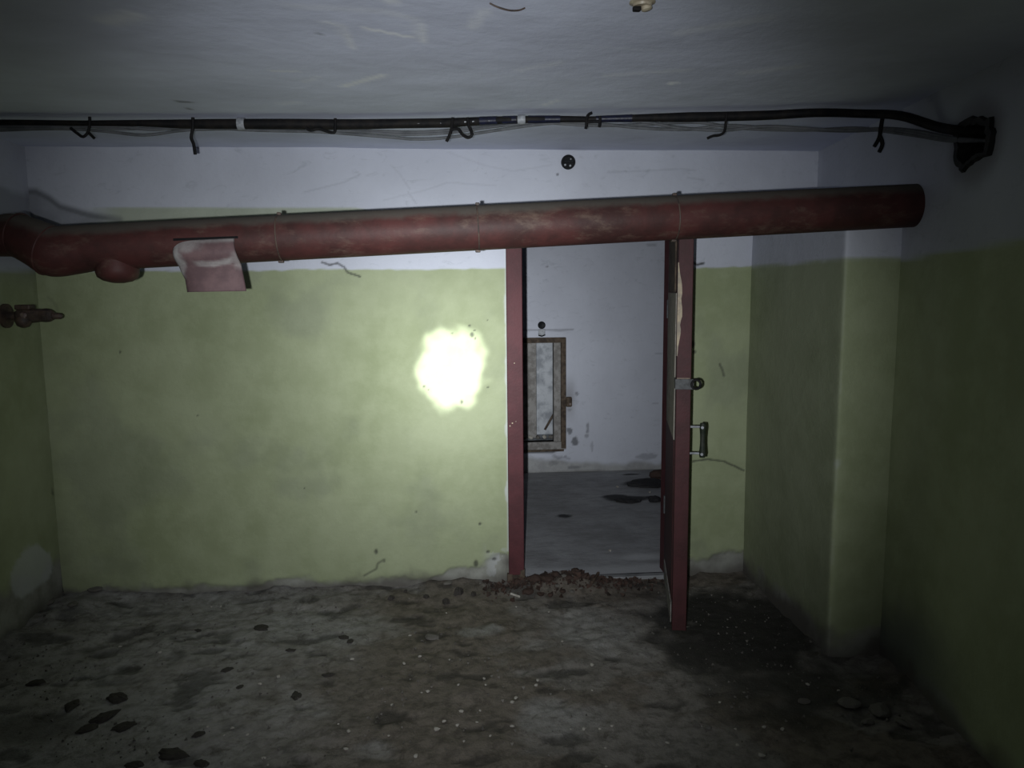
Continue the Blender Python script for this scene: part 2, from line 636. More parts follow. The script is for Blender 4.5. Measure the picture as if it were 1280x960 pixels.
crack([(402, 328), (412, 331), (422, 329), (430, 334), (434, 340), (450, 346)], 0.005, 0.8)
crack([(866, 577), (885, 574), (905, 577), (930, 588)], 0.005, 0.75)
crack([(866, 328), (872, 331), (880, 329)], 0.006, 0.9)
crack([(900, 455), (903, 462), (905, 470)], 0.006, 0.6)
crack([(512, 236), (500, 218), (488, 206)], 0.004, 0.25)
crack([(520, 254), (510, 240)], 0.004, 0.35)
crack([(380, 240), (430, 228), (450, 218)], 0.004, 0.3)
crack([(480, 250), (530, 238), (560, 228), (620, 232)], 0.004, 0.22)
crack([(560, 190), (600, 205), (640, 214), (690, 206)], 0.004, 0.2)
crack([(760, 215), (800, 214), (850, 211), (870, 213)], 0.005, 0.3)
crack([(860, 222), (880, 225)], 0.005, 0.3)
crack([(480, 700), (472, 705), (470, 712), (455, 720)], 0.006, 0.52)
crack([(60, 372), (70, 383), (72, 395)], 0.008, 0.35)
for px, py, r in [(587, 407, .007), (593, 413, .006), (590, 418.5, .010), (594, 423, .005), (565, 417, .004), (530, 483, .007), (536, 487, .004),
                  (577, 502.5, .007), (610, 484, .006), (609, 400, .003), (150, 440, .005), (247, 520, .005), (520, 640, .004), (380, 610, .004),
                  (697, 218, .005), (600, 655, .008), (610, 690, .010), (618, 700, .012), (595, 705, .012), (470, 690, .009), (480, 702, .006),
                  (866, 430, .014), (868, 440, .012)]:
    p = w2(px, py)
    cr = np.maximum(cr, 0.75 * sstep(r * 1.5, r * 0.6, np.hypot(uu - p[0], (vv - p[1]) * (1.0 + 0.4 * math.sin(px)))))
A['crack'] = cr


def back_pos(u, v):
    y = 0.010 * (fbm(u * 1.7, v * 1.7, 51, 3) - 0.5) + 0.004 * (fbm(u * 9, v * 9, 52, 3) - 0.5) \
        + 0.012 * A['plaster'] * (0.5 + fbm(u * 11, v * 11, 53)) + 0.012 * cr * 0.5
    edge = np.minimum(np.minimum(np.abs(u - OX0), np.abs(u - OX1)) + 5 * np.maximum(0, v - OZ), np.abs(v - OZ) + 5 * np.maximum(0, np.maximum(OX0 - u, u - OX1)))
    return u, y * sstep(0.0, 0.02, edge), v


rev = MB()
x0_, x1_ = OX0, OX1
rev.add([(x0_, 0, -0.05), (x0_, WT, -0.05), (x0_, WT, OZ), (x0_, 0, OZ), (x1_, 0, -0.05), (x1_, WT, -0.05), (x1_, WT, OZ), (x1_, 0, OZ)],
        [(0, 1, 2, 3), (5, 4, 7, 6), (3, 2, 6, 7)])
rev.add([(-1.2, WT, -0.05), (x0_, WT, -0.05), (x0_, WT, H), (-1.2, WT, H)], [(1, 0, 3, 2)])
rev.add([(x1_, WT, -0.05), (3.0, WT, -0.05), (3.0, WT, H), (x1_, WT, H)], [(1, 0, 3, 2)])
rev.add([(x0_, WT, OZ), (x1_, WT, OZ), (x1_, WT, H), (x0_, WT, H)], [(1, 0, 3, 2)])
wb = grid_surface('wall_back', U, V, back_pos, M_WALL, A,
                  keep=lambda u, v: ~((u > OX0) & (u < OX1) & (v < OZ)), extra=(rev.v, rev.f))
tag(wb, 'cellar back wall, green below and whitewashed above, with a doorway', kind='structure')


# ---- plain painted walls
def side_wall(name, label, p0, p1, z0, z1, seed, nrm, hole=None, extra=None, gfun=None, patch=None):
    p0 = Vector(p0); p1 = Vector(p1)
    L = (p1 - p0).length
    d = (p1 - p0) / L
    step = 0.02
    U = axis(0, L, step)
    V = axis(z0, z1, step)
    u, v = np.meshgrid(U, V, indexing='ij')
    a = zeros_like(u, NAMES)
    ln = G + 0.008 * (fbm(u * 3, u * 0, seed) - 0.5) * 2 + (gfun(u) if gfun else 0)
    a['green'] = sstep(0.007, -0.007, v - ln)
    nb = fbm(u * 4, v * 5, seed + 2, 5)
    a['plaster'] = sstep(0.03, -0.03, v - 0.05 - 0.18 * np.clip(nb - 0.42, 0, 1)) * 0.85
    a['soil'] = sstep(0.10, 0.0, v - 0.08 * (fbm(u * 7, v * 7, seed + 4, 5) - 0.35) * 2) * 0.85
    if patch:
        patch(u, v, a)

    def pos(uu_, vv_):
        k = 0.012 * (fbm(uu_ * 1.7, vv_ * 1.7, seed + 6, 3) - 0.5) + 0.012 * a['plaster'] * (fbm(uu_ * 9, vv_ * 9, seed + 7) - 0.3)
        k = k * sstep(0, 0.05, uu_) * sstep(0, 0.05, L - uu_)
        return p0.x + d.x * uu_ + nrm[0] * -k, p0.y + d.y * uu_ + nrm[1] * -k, vv_
    o = grid_surface(name, U, V, pos, M_WALL, a, keep=hole, extra=extra)
    return tag(o, label, kind='structure')


def left_patch(u, v, a):
    yy = -u                                            # wall starts in the back corner and comes forward
    pa = [at_left(12, 745), at_left(18, 705), at_left(40, 700), at_left(66, 690), at_left(68, 712), at_left(45, 735)]
    P = [(-p.y, p.z) for p in pa]
    cx, cz = sum(p[0] for p in P) / 6, sum(p[1] for p in P) / 6
    n = 0.16 * (fbm(u * 8, v * 8, 5, 5) - 0.5)
    e = np.hypot((u - cx) / 0.20, (v - cz) / 0.13)
    a['chalk'] = sstep(1.0, 0.85, e + n * 5) * 0.6
    a['plaster'] = np.maximum(a['plaster'], sstep(0.30, 0.22, v + n + 0.10 * sstep(0.55, 0.9, u)) * sstep(0.0, 0.03, u + 0.05) * 0.95)
    a['crack'] = 0.6 * sstep(0.02, 0.006, np.hypot(u - 0.02, v - 0.62))
    zs = at_left(20, 239).z + 0.02 * (fbm(u * 8, v * 0, 7) - 0.5)
    a['stain_and_tone'] = 0.45 * sstep(0.015, -0.015, v - zs) * sstep(zs - 0.5, zs - 0.3, v)  # the greyer area carried onto the left wall


side_wall('wall_left', 'left cellar wall with green dado and peeling patch near the floor', (XL, 0, 0), (XL, YF, 0), -0.05, H + 0.02, 101, (1, 0), patch=left_patch)

# hole where the cable leaves through the right wall
hc = at_right(1218, 180)
HOLE = [at_right(*q) for q in [(1197, 162), (1215, 150), (1238, 153), (1240, 166), (1236, 190), (1222, 196), (1208, 209), (1198, 203), (1199, 185)]]
RD = Vector((-0.1128, -1, 0)).normalized()               # along the right wall, toward the camera
R0 = Vector((1.98, 0, 0))
HP = [((p - R0).dot(RD), p.z) for p in HOLE]


def in_poly(x, y, P):
    c = np.zeros(np.shape(x), bool)
    j = len(P) - 1
    for i in range(len(P)):
        xi, yi = P[i]; xj, yj = P[j]
        c ^= ((yi > y) != (yj > y)) & (x < (xj - xi) * (y - yi) / (yj - yi + 1e-12) + xi)
        j = i
    return c


RN = Vector((-0.9937, 0.1121, 0))                        # into the room
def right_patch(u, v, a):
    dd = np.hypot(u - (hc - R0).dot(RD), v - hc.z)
    a['stain_and_tone'] = 0.8 * sstep(0.42, 0.12, v + 0.25 * (fbm(u * 3, v * 3, 77, 4) - 0.5)) * sstep(1.9, 1.2, u)
    a['stain_and_tone'] = np.maximum(a['stain_and_tone'], 0.42 * sstep(0.7, 1.5, u) * (1 - a['green']) * (0.8 + 0.5 * (fbm(u * 2, v * 2, 79, 4) - 0.5)))  # whitewash zone greyer with distance from the back corner
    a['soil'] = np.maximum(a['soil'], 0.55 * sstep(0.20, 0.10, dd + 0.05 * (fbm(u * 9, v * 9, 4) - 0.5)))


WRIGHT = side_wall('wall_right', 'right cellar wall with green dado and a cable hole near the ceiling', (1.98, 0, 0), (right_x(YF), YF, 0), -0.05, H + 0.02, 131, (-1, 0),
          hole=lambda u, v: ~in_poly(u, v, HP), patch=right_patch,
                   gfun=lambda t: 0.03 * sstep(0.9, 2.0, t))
hs = MB()
nh = len(HOLE)
hrings = []
HOLE = [HOLE[i].lerp(HOLE[(i + 1) % nh], f) + Vector((0, rng.uniform(-.006, .006), rng.uniform(-.006, .006))) for i in range(nh) for f in (0, .25, .5, .75)]
nh = len(HOLE)
for sc_, off_ in ((1.24, -0.008), (1.12, 0.012), (0.86, 0.012), (0.78, -0.03), (0.72, -0.16)):
    hrings.append([hc + (p - hc) * sc_ * rng.uniform(0.96, 1.04) + RN * off_ for p in HOLE])
hs.add([p for r_ in hrings for p in r_], [(k * nh + i, k * nh + (i + 1) % nh, (k + 1) * nh + (i + 1) % nh, (k + 1) * nh + i) for k in range(4) for i in range(nh)] + [tuple(range(4 * nh, 5 * nh))])
hs.build('cable_hole', simple('black_hole_lining', (0.012, 0.012, 0.011), (0.022, 0.021, 0.019), 30), WRIGHT)  # near-black lining and lip of the cable hole
side_wall('wall_front', 'cellar wall behind the photographer with green dado', (XL, YF, 0), (right_x(YF), YF, 0), -0.05, H + 0.02, 151, (0, 1))

# ---- corner pier (stops behind the pipe)
pu = axis(0, 1.0 + (PX1 - PX0) + 0.02, 0.015, (1.0,))
pv = axis(-0.05, PZ, 0.015)
u, v = np.meshgrid(pu, pv, indexing='ij')
pa = zeros_like(u, NAMES)
ln = G + 0.006 * (fbm(u * 4, u * 0, 163) - 0.5) * 2
pa['green'] = sstep(0.006, -0.006, v - ln)
pa['plaster'] = sstep(0.03, -0.03, v - 0.06 - 0.3 * np.clip(fbm(u * 4, v * 5, 165, 5) - 0.45, 0, 1)) * 0.85
pa['soil'] = sstep(0.12, 0.0, v - 0.10 * (fbm(u * 7, v * 7, 167, 5) - 0.35) * 2) * 0.9
pa['stain_and_tone'] = 0.22 * (u < 0.995)
chp = at_y(1047, 580, PY)
pa['chalk'] = 0.3 * sstep(0.03, 0.01, np.hypot(u - 1.0, v - chp.z)) + 0.10 * sstep(0.012, 0.004, np.abs(u - 1.0)) * (fbm(v * 6, u * 0, 168) > 0.45)


def pier_pos(u, v):
    k = 0.008 * (fbm(u * 1.8, v * 1.8, 171, 3) - 0.5)
    rnd = 0.006 * np.exp(-np.abs(u - 1.0) / 0.012)
    x = np.where(u <= 1.0, PX0 + k, PX0 + (u - 1.0)) + rnd
    y = np.where(u <= 1.0, -u, PY + k) + rnd
    return x, y, v


ptop = MB()
ptop.add([(PX0, 0, PZ), (PX0, PY, PZ), (PX1 + 0.02, PY, PZ), (2.0, 0, PZ)], [(0, 1, 2, 3)])
tag(grid_surface('wall_pier', pu, pv, pier_pos, M_WALL, pa, extra=(ptop.v, ptop.f)),
    'painted masonry pier in the corner between door wall and right wall', kind='structure')

# ---- ceiling
U = axis(XL - 0.02, 2.02, 0.02); V = axis(YF, 0.02, 0.02)
u, v = np.meshgrid(U, V, indexing='ij')
ca = {'scrape': np.zeros(u.shape), 'mark': np.zeros(u.shape)}


def cz(px, py):
    p = at_z(px, py, H)
    return (p.x, p.y)


for pts, w, s in [([(135, 27), (165, 20)], .04, .55), ([(405, 28), (425, 32), (440, 60)], .012, .5), ([(455, 36), (510, 46)], .010, .9), ([(523, 30), (528, 52)], .012, .6),
                  ([(430, 108), (478, 94)], .016, .85), ([(340, 89), (368, 89)], .012, .6), ([(380, 103), (400, 95)], .012, .35), ([(590, 35), (605, 15)], .02, .4),
                  ([(850, 40), (960, 22)], .03, .3), ([(930, 92), (1000, 84)], .03, .35), ([(838, 105), (842, 104)], .016, .9), ([(760, 95), (860, 88)], .02, .3),
                  ([(680, 132), (698, 126)], .014, .6), ([(650, 88), (700, 78)], .02, .3), ([(485, 0), (490, 3)], .02, .6), ([(360, 8), (480, 15), (520, 25)], .02, .25),
                  ([(740, 150), (800, 140)], .03, .2), ([(350, 130), (370, 128)], .02, .3)]:
    d = seg_dist(u, v, [cz(*p) for p in pts]) + 0.012 * (fbm(u * 25, v * 25, 12) - 0.5)
    ca['scrape'] = np.maximum(ca['scrape'], s * sstep(w * 1.5, w * 0.2, d))
for pts, w in [([(222, 127), (238, 128)], .014), ([(394, 42), (396, 43)], .009), ([(236, 134), (238, 137)], .007), ([(246, 117), (249, 119)], .006)]:
    ca['mark'] = np.maximum(ca['mark'], 0.7 * sstep(w * 1.5, w * 0.3, seg_dist(u, v, [cz(*p) for p in pts])))
tag(grid_surface('ceiling', U, V, lambda a, b: (a, b, H + 0.012 * (fbm(a * 1.3, b * 1.3, 61, 3) - 0.5) + 0.003 * (fbm(a * 8, b * 8, 62, 3) - 0.5)), M_CEIL, ca),
    'grey whitewashed concrete ceiling with scrapes', kind='structure')

# ---- floor: trampled dirt on concrete
U = axis(XL - 0.02, 2.02, 0.014); V = np.concatenate([axis(YF, -2.6, 0.06)[:-1], axis(-2.6, 0.06, 0.014)])
u, v = np.meshgrid(U, V, indexing='ij')
n1 = fbm(u * 1.5, v * 2.0, 201, 5); n2 = fbm(u * 6, v * 8, 203, 4); n3 = fbm(u * 22, v * 26, 205, 3)
dw = np.minimum(np.minimum(u - XL, right_x(v) - u), -v)
dpier = np.maximum(np.maximum(PX0 - u, PY - v), 0)
door_gap = sstep(OX0 - 0.15, OX0 + 0.05, u) * sstep(OX1 + 0.15, OX1 - 0.05, u)
fil = np.exp(-np.maximum(np.minimum(np.minimum(u - XL, right_x(v) - u), -v + 0.6 * door_gap), 0) / 0.10)
fil = np.maximum(fil, 0.8 * np.exp(-dpier / 0.10))
lh = np.exp(-(((u - (XL + 0.12)) / 0.22) ** 2 + ((v + 0.18) / 0.35) ** 2))
sill_h = np.exp(-(((u - 0.5) / 0.32) ** 2 + ((v + 0.04) / 0.10) ** 2))
FH = 0.012 * (n1 - 0.5) + 0.026 * (n2 - 0.5) * sstep(0.3, 0.6, n1) + 0.014 * (n3 - 0.5) * (0.4 + n1) + fil * 0.030 * (0.2 + 1.4 * n2) + 0.05 * lh * (0.5 + n2) + 0.045 * sill_h * (0.3 + 1.4 * n2)


def ell(px, py, rx, ry, amt=1.0, hard=0.5, seed=5):
    p = at_z(px, py, 0)
    e = np.hypot((u - p.x) / rx, (v - p.y) / ry) + 0.9 * (fbm(u * 7, v * 7, seed, 4) - 0.5)
    return amt * sstep(1.0, hard, e)


earth = sstep(0.40, 0.58, n1 + 0.35 * (n2 - 0.5))
earth = np.maximum(earth, 0.22 + 0.38 * sstep(-0.6, 0.2, u))
earth *= 1 - 0.85 * sstep(-0.3, -0.9, u)
earth = np.maximum(earth, ell(500, 850, 0.75, 0.55, 0.9, 0.3, 11))
for q in [(210, 790, 0.45, 0.35), (740, 790, 0.34, 0.4), (300, 745, 0.45, 0.14), (700, 900, 0.25, 0.2), (380, 780, 0.25, 0.2), (600, 790, 0.12, 0.08)]:
    earth *= 1 - ell(*q, 0.85, 0.4, 14)
wet_and_shade = ell(915, 785, 0.50, 0.60, 0.90, 0.55, 21)  # dark floor right of the doorway: shade painted into the colour
wet_and_shade = np.maximum(wet_and_shade, ell(1000, 855, 0.55, 0.42, 0.8, 0.3, 22))  # the painted shade carried on toward the right wall
wet_and_shade = np.maximum(wet_and_shade, ell(50, 910, 0.24, 0.12, 0.5, 0.3, 23))
wet_and_shade = np.maximum(wet_and_shade, ell(820, 745, 0.22, 0.12, 0.5, 0.3, 24))  # left end of the painted shade, by the threshold
wet_and_shade = np.maximum(wet_and_shade, 0.5 * sstep(0.62, 0.74, fbm(u * 6 + 3, v * 10, 209, 5)) * sstep(-0.3, -1.2, u))
wet_and_shade = np.maximum(wet_and_shade, 0.6 * sstep(0.64, 0.72, fbm(u * 6 + 9, v * 10, 211, 4)))
wet_and_shade = np.maximum(wet_and_shade, 0.3 * fil * sstep(0.45, 0.6, n2))
FH = FH - 0.01 * wet_and_shade


def floor_z(x, y):
    i = int(np.clip(np.searchsorted(U, x), 0, len(U) - 1)); j = int(np.clip(np.searchsorted(V, y), 0, len(V) - 1))
    return float(FH[i, j])


FU, FV = U, V


def fz(x, y):
    i = int(np.clip(np.searchsorted(FU, x), 1, len(FU) - 1)); j = int(np.clip(np.searchsorted(FV, y), 1, len(FV) - 1))
    return float(max(FH[i, j], FH[i - 1, j], FH[i, j - 1], FH[i - 1, j - 1]))


tag(grid_surface('floor', U, V, lambda a, b: (a, b, FH), M_FLOOR, {'earth': np.clip(earth, 0, 1), 'wet_and_shade': np.clip(wet_and_shade, 0, 1)}),
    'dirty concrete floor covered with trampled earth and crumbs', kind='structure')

# ---- the room beyond the doorway
YB = 2.50
NX0, NX1, NZ0, NZ1 = 0.30, 0.905, 0.315, 1.20          # clear opening of the niche
U = axis(-1.2, 3.0, 0.0125, (NX0, NX1)); V = axis(-0.05, H, 0.0125, (NZ0, NZ1))
uu, vv = np.meshgrid(U, V, indexing='ij')
fa = zeros_like(uu, NAMES)
nf = fbm(uu * 5, vv * 5, 301, 5)
lowb = sstep(0.03, -0.03, vv - 0.10 - 0.10 * (nf - 0.5) - 0.06 * sstep(1.1, 0.8, uu))
fa['plaster'] = 0.75 * lowb


def fw(px, py):
    p = at_y(px, py, YB)
    return (p.x, p.z)


for px, py, rx, rz, s in [(735, 535, .025, .05, .6), (733, 545, .02, .02, .5), (700, 572, .10, .03, .5), (720, 584, .12, .025, .55), (690, 580, .06, .03, .35), (740, 560, .015, .06, .4),
                          (721, 492, .018, .018, .6), (712, 512, .02, .015, .4), (712, 538, .03, .03, .8), (718, 552, .03, .035, .85), (775, 302, .05, .01, .35), (815, 306, .05, .015, .3),
                          (684, 333, .014, .014, .7), (683, 350, .01, .02, .3), (822, 442, .04, .008, .35), (820, 504, .04, .01, .3), (706, 571, .02, .02, .5), (810, 570, .10, .03, .4)]:
    p = fw(px, py)
    e = np.hypot((uu - p[0]) / rx, (vv - p[1]) / rz) + 1.7 * (fbm(uu * 14, vv * 14, int(px), 5) - 0.5)
    fa['stain_and_tone'] = np.maximum(fa['stain_and_tone'], s * sstep(1.0, 0.6, e))
fa['soil'] = 0.7 * sstep(0.03, 0.0, vv - 0.03 * nf) + 0.45 * sstep(0.09, 0.02, np.abs(uu - 0.99) + 0.03 * (nf - .5)) * sstep(0.42, 0.72, vv) * sstep(0.95, 0.72, vv)
fa['soil'] = np.clip(fa['soil'], 0, 0.9)
p = [fw(712, 510), fw(735, 545), fw(742, 560)]
fa['crack'] = np.maximum(0.45 * sstep(0.012, 0.004, seg_dist(uu, vv, [fw(650, 412), fw(700, 413), fw(716, 412)])), 0.8 * sstep(0.02, 0.006, seg_dist(uu, vv, [fw(655, 565), fw(690, 565), fw(703, 560)])))
wf = grid_surface('wall_far', U, V, lambda a, b: (a, YB + 0.01 * (fbm(a * 2, b * 2, 305, 3) - 0.5) + 0.01 * lowb * fbm(a * 9, b * 9, 306), b), M_WALL, fa,
                  keep=lambda a, b: ~((a > NX0) & (a < NX1) & (b > NZ0) & (b < NZ1)))
tag(wf, 'whitewashed wall of the room beyond the doorway', kind='structure')
nm = MB()
ND = 0.34
nm.add([(NX0, YB - 0.004, NZ0), (NX1, YB - 0.004, NZ0), (NX1, YB - 0.004, NZ1), (NX0, YB - 0.004, NZ1), (NX0, YB + ND, NZ0), (NX1, YB + ND, NZ0), (NX1, YB + ND, NZ1), (NX0, YB + ND, NZ1)],
       [(0, 1, 5, 4), (1, 2, 6, 5), (2, 3, 7, 6), (3, 0, 4, 7), (4, 5, 6, 7)])
M_NICHE = simple('dusty_niche_plaster', (0.46, 0.48, 0.51), (0.26, 0.275, 0.30), 7, 0.85, 0.2, bump=0.4, bdist=0.01)
obj_from('niche_recess', nm.v, nm.f, M_NICHE, wf)
mfw = MB()
mfw.add([(-1.2, WT, -0.05), (-1.2, YB, -0.05), (-1.2, YB, H), (-1.2, WT, H)], [(0, 1, 2, 3)])
M_WHITEW = simple('far_whitewash', WHITE_A, WHITE_B, 3, 0.85, 0.2, bump=0.3, bdist=0.008)
tag(mfw.build('wall_far_left', M_WHITEW), 'whitewashed side wall of the room beyond the doorway, west', kind='structure')
mfw = MB()
mfw.add([(3.0, WT, -0.05), (3.0, YB, -0.05), (3.0, YB, H), (3.0, WT, H)], [(3, 2, 1, 0)])
tag(mfw.build('wall_far_right', M_WHITEW), 'whitewashed side wall of the room beyond the doorway, east', kind='structure')
mfw = MB()
mfw.add([(-1.2, WT, H), (3.0, WT, H), (3.0, YB, H), (-1.2, YB, H)], [(0, 1, 2, 3)])
tag(mfw.build('ceiling_far', M_WHITEW), 'ceiling of the room beyond the doorway', kind='structure')


def far_floor_material():
    m = NT('far_concrete', 0.8, 0.25)
    a = m.rng(m.noise(2.2, 6, 0.65), 0.35, 0.65); b = m.rng(m.noise(15, 4, 0.6, stretch=(0.5, 1.2, 1)), 0.45, 0.65)
    c = m.mix(a, (0.36, 0.365, 0.38), (0.26, 0.262, 0.27))
    c = m.mix(m.math('MULTIPLY', b, 0.4), c, (0.19, 0.19, 0.19))
    c = m.mix(m.attr('pale'), c, (0.48, 0.49, 0.51))
    c = m.mix(m.attr('wet_and_shade'), c, (0.016, 0.016, 0.017))
    m.col(c)
    m.bump(m.noise(30, 5, 0.6), 0.4, 0.008)
    return m.m


U = axis(-1.2, 3.0, 0.02); V = axis(0.03, YB + 0.01, 0.02)
u, v = np.meshgrid(U, V, indexing='ij')
wf_ = np.zeros(u.shape)
for px, py, rx, ry in [(805, 608, .16, .10), (785, 628, .16, .09), (770, 625, .10, .05), (815, 627, .07, .05), (790, 597, .10, .03), (705, 650, .05, .04)]:
    wf_ = np.maximum(wf_, ell(px, py, rx * 1.2, ry * 1.3, 0.92, 0.6, 31))
pl = np.maximum(sstep(0.20, 0.10, v + 0.08 * (fbm(u * 5, v * 5, 33) - 0.5)) * 0.7, ell(805, 702, 0.22, 0.08, 0.8, 0.4, 35))
FARZ = 0.03
tag(grid_surface('floor_far', U, V, lambda a, b: (a, b, FARZ + 0.006 * (fbm(a * 4, b * 4, 37) - 0.5)), far_floor_material(), {'wet_and_shade': wf_, 'pale': pl}),
    'grey concrete floor of the room beyond the doorway', kind='structure')
for lst in (('sill_step', (OX0, -0.015, -0.04), (OX1, 0.035, 0.028)),):
    tag(MB().box(lst[1], lst[2], 0.006).build('trim_1', M_CONC), 'worn concrete edge of the door sill', kind='structure')

# ================================================================== door frame and leaf
door = thing('door_1', (1.155, 0.0, 0.0), 'maroon door standing open in a maroon wooden frame', kind='structure')
FW = 0.086
jl = MB().box((OX0, -0.022, 0.065), (OX0 + FW, 0.10, OZ - 0.01), 0.004).build('door_jamb', M_DOOR, door)
jr = MB().box((1.159, -0.022, 0.03), (OX1, 0.10, OZ - 0.01), 0.004).build('door_jamb', M_DOOR, door)
MB().box((OX0 + FW, -0.022, 1.965), (1.159, 0.10, OZ - 0.01), 0.004).build('door_head', M_DOOR, door)
rot = MB()
for k in range(9):
    a = rng.uniform(0, 6.28)
    x = OX0 + 0.004 + FW * rng.random() * 0.95; z = 0.03 + rng.random() * 0.05
    rot.box((x - 0.015, -0.03 + rng.random() * 0.03, z - 0.03), (x + 0.015, 0.06, z + 0.02), 0.004)
rot.build('rotten_foot', M_WOODDK, door)
chips = MB()
for px, py, w, h in [(643, 454, 3.2, 5), (640.5, 529, 4, 4), (637.5, 532.5, 4, 4), (645, 527, 2.4, 3)]:
    p = at_y(px, py, -0.024)
    chips.tube([(p.x, -0.0215, p.z), (p.x, -0.0235, p.z)], w * 0.0011, 5)
o = chips.build('paint_chip', M_BEIGE, door, False); o.parent = jl

# leaf: left face from the hinge (1.155, 0) to the free edge (0.99, -0.733)
HNG = Vector((1.152, -0.012, 0)); FRE = Vector((0.988, -0.735, 0))
ldir = (FRE - HNG).normalized(); lthk = Vector((ldir.y, -ldir.x, 0)) * -1.0          # toward +X side
LW = (FRE - HNG).length; LT = 0.066; LZ0, LZ1 = 0.045, 1.955


def leaf_M():
    m = Matrix((ldir, lthk, Vector((0, 0, 1)))).transposed().to_4x4()
    m.translation = HNG
    return m


LM = leaf_M()
# local frame of the leaf: x from hinge to free edge, y from the visible left face to the hidden right face, z up
leaf = MB().box((0.0, 0.006, LZ0), (LW - 0.02, LT - 0.006, LZ1), 0.003, LM).build('door_leaf', M_LEAF, door)


def leafpart(name, boxes, material, bev=0.003):
    b = MB()
    for lo, hi in boxes:
        b.box(lo, hi, bev, LM)
    o = b.build(name, material, door)
    o.parent = leaf
    return o


leafpart('edge_stile', [((LW - 0.075, 0.0, LZ0 - 0.005), (LW, LT, LZ1))], M_LEAF)
leafpart('hinge_stile', [((0.0, 0.0, LZ0), (0.075, LT, LZ1))], M_LEAF)
zb0 = at_y(840, 535, -0.35).z; zb1 = at_y(840, 366, -0.35).z
leafpart('bare_panel', [((0.076, -0.004, zb0), (LW - 0.078, 0.006, zb1))], M_GREYWD)
leafpart('upper_panel', [((0.076, -0.002, zb1 + 0.004), (LW - 0.2, 0.006, LZ1 - 0.004))], M_WOODDK)
leafpart('lower_panel', [((0.076, -0.002, 0.16), (LW - 0.078, 0.006, zb0 - 0.004))], M_LEAF)
leafpart('bottom_rail', [((0.076, -0.004, LZ0), (LW - 0.078, 0.006, 0.15))], M_WOODGR)
# strip of paint peeled off the edge
pk = MB()
zz = np.linspace(at_y(850, 445, -0.735).z, at_y(850, 328, -0.735).z, 22)
wv = [0.002 + 0.016 * max(0.0, math.sin(math.pi * i / 21)) * (0.45 + 1.1 * float(vnoise(i * 0.55, 0.3, 77))) for i in range(22)]
vsx = []
for z, w in zip(zz, wv):
    for q in ((LW - 0.004, -0.0015), (LW + 0.0012, -0.0015), (LW + 0.0012, w), (LW - 0.004, w)):
        vsx.append(LM @ Vector((q[0], q[1], z)))
fc = []
for i in range(21):
    for k in range(4):
        fc.append((i * 4 + k, i * 4 + (k + 1) % 4, i * 4 + 4 + (k + 1) % 4, i * 4 + 4 + k))
fc += [(0, 1, 2, 3), (87, 86, 85, 84)]
pk.add(vsx, fc)
o = pk.build('peeled_edge', M_BEIGE, door); o.parent = leaf
# hasp
zh = at_y(856, 480, -0.735).z
hb = MB()
hb.box((LW - 0.06, -0.006, zh - 0.024), (LW + 0.004, -0.001, zh + 0.024), 0.002, LM)
hb.box((LW + 0.0005, -0.006, zh - 0.024), (LW + 0.005, LT + 0.012, zh + 0.024), 0.002, LM)
o = hb.build('hasp_plate', M_STEEL, door); o.parent = leaf
hl = MB()
ctr = LM @ Vector((LW + 0.003, LT + 0.022, zh))
ringp = []
for k in range(17):
    a = 2 * math.pi * k / 16
    ringp.append(ctr + ldir * 0.0 + lthk * 0.020 * math.cos(a) + Vector((0, 0, 0.021 * math.sin(a))))
hl.tube(ringp, 0.0062, 8, False)
o = hl.build('hasp_ring', M_TAR, door, True); o.parent = leaf
sh = MB().box((LW - 0.02, 0.002, zh + 0.0255), (LW + 0.003, LT - 0.005, zh + 0.0285), 0.001, LM).build('hasp_scar', M_BEIGE, door); sh.parent = leaf
# pull handle on the hidden face, seen past the edge
zt_, zb_ = at_y(878, 533, -0.70).z, at_y(878, 566, -0.70).z
for nm_, z in (('handle_post', zt_), ('handle_post', zb_)):
    o = MB().tube([LM @ Vector((LW - 0.05, LT, z)), LM @ Vector((LW - 0.05, LT + 0.07, z))], 0.0055, 8).build(nm_, M_CLIP, door, True); o.parent = leaf
gp = MB()
gp.tube([LM @ Vector((LW - 0.05, LT + 0.062, z)) for z in np.linspace(zb_ - 0.018, zt_ + 0.018, 9)], [0.013, 0.016, 0.014, 0.0125, 0.012, 0.0125, 0.014, 0.016, 0.013], 10)
o = gp.build('handle_grip', M_HANDLE, door, True); o.parent = leaf
for z in (zt_, zb_):
    o = MB().tube([LM @ Vector((LW - 0.036, LT + 0.058, z)), LM @ Vector((LW - 0.030, LT + 0.058, z))], 0.007, 8).build('handle_screw', M_CLIP, door, True); o.parent = leaf
for z in (0.45, 1.55):
    o = MB().tube([(1.150, -0.028, z - 0.05), (1.150, -0.028, z + 0.05)], 0.010, 10).build('hinge', M_STEEL, door, True)
# nested parts were given coordinates relative to the door's base; the leaf itself sits at that base, so nothing shifts

# ================================================================== the heating pipe
PYD = -1.094
pR = Vector((1.885, PYD, 1.988)); pL = Vector((-1.50, PYD, 1.826))
PR = 0.0865
pipe = thing('heating_pipe', (0, PYD, 1.898), 'thick red-brown heating pipe crossing the room below the ceiling, above the doorway', 'pipe')
pd = (pR - pL).normalized()


def on_pipe(px):
    # point of the pipe axis seen at image column px
    d = ray(px, 285)
    t = (PYD - CAM.y) / d.y
    x = (CAM + d * t).x
    return pL + pd * ((x - pL.x) / pd.x)


b = MB(); npt = 60
pts = [pL + (pR - pL) * (i / npt) for i in range(npt + 1)]
b.tube(pts, PR, 40)
run = b.build('pipe_run', M_PIPE, pipe, True)
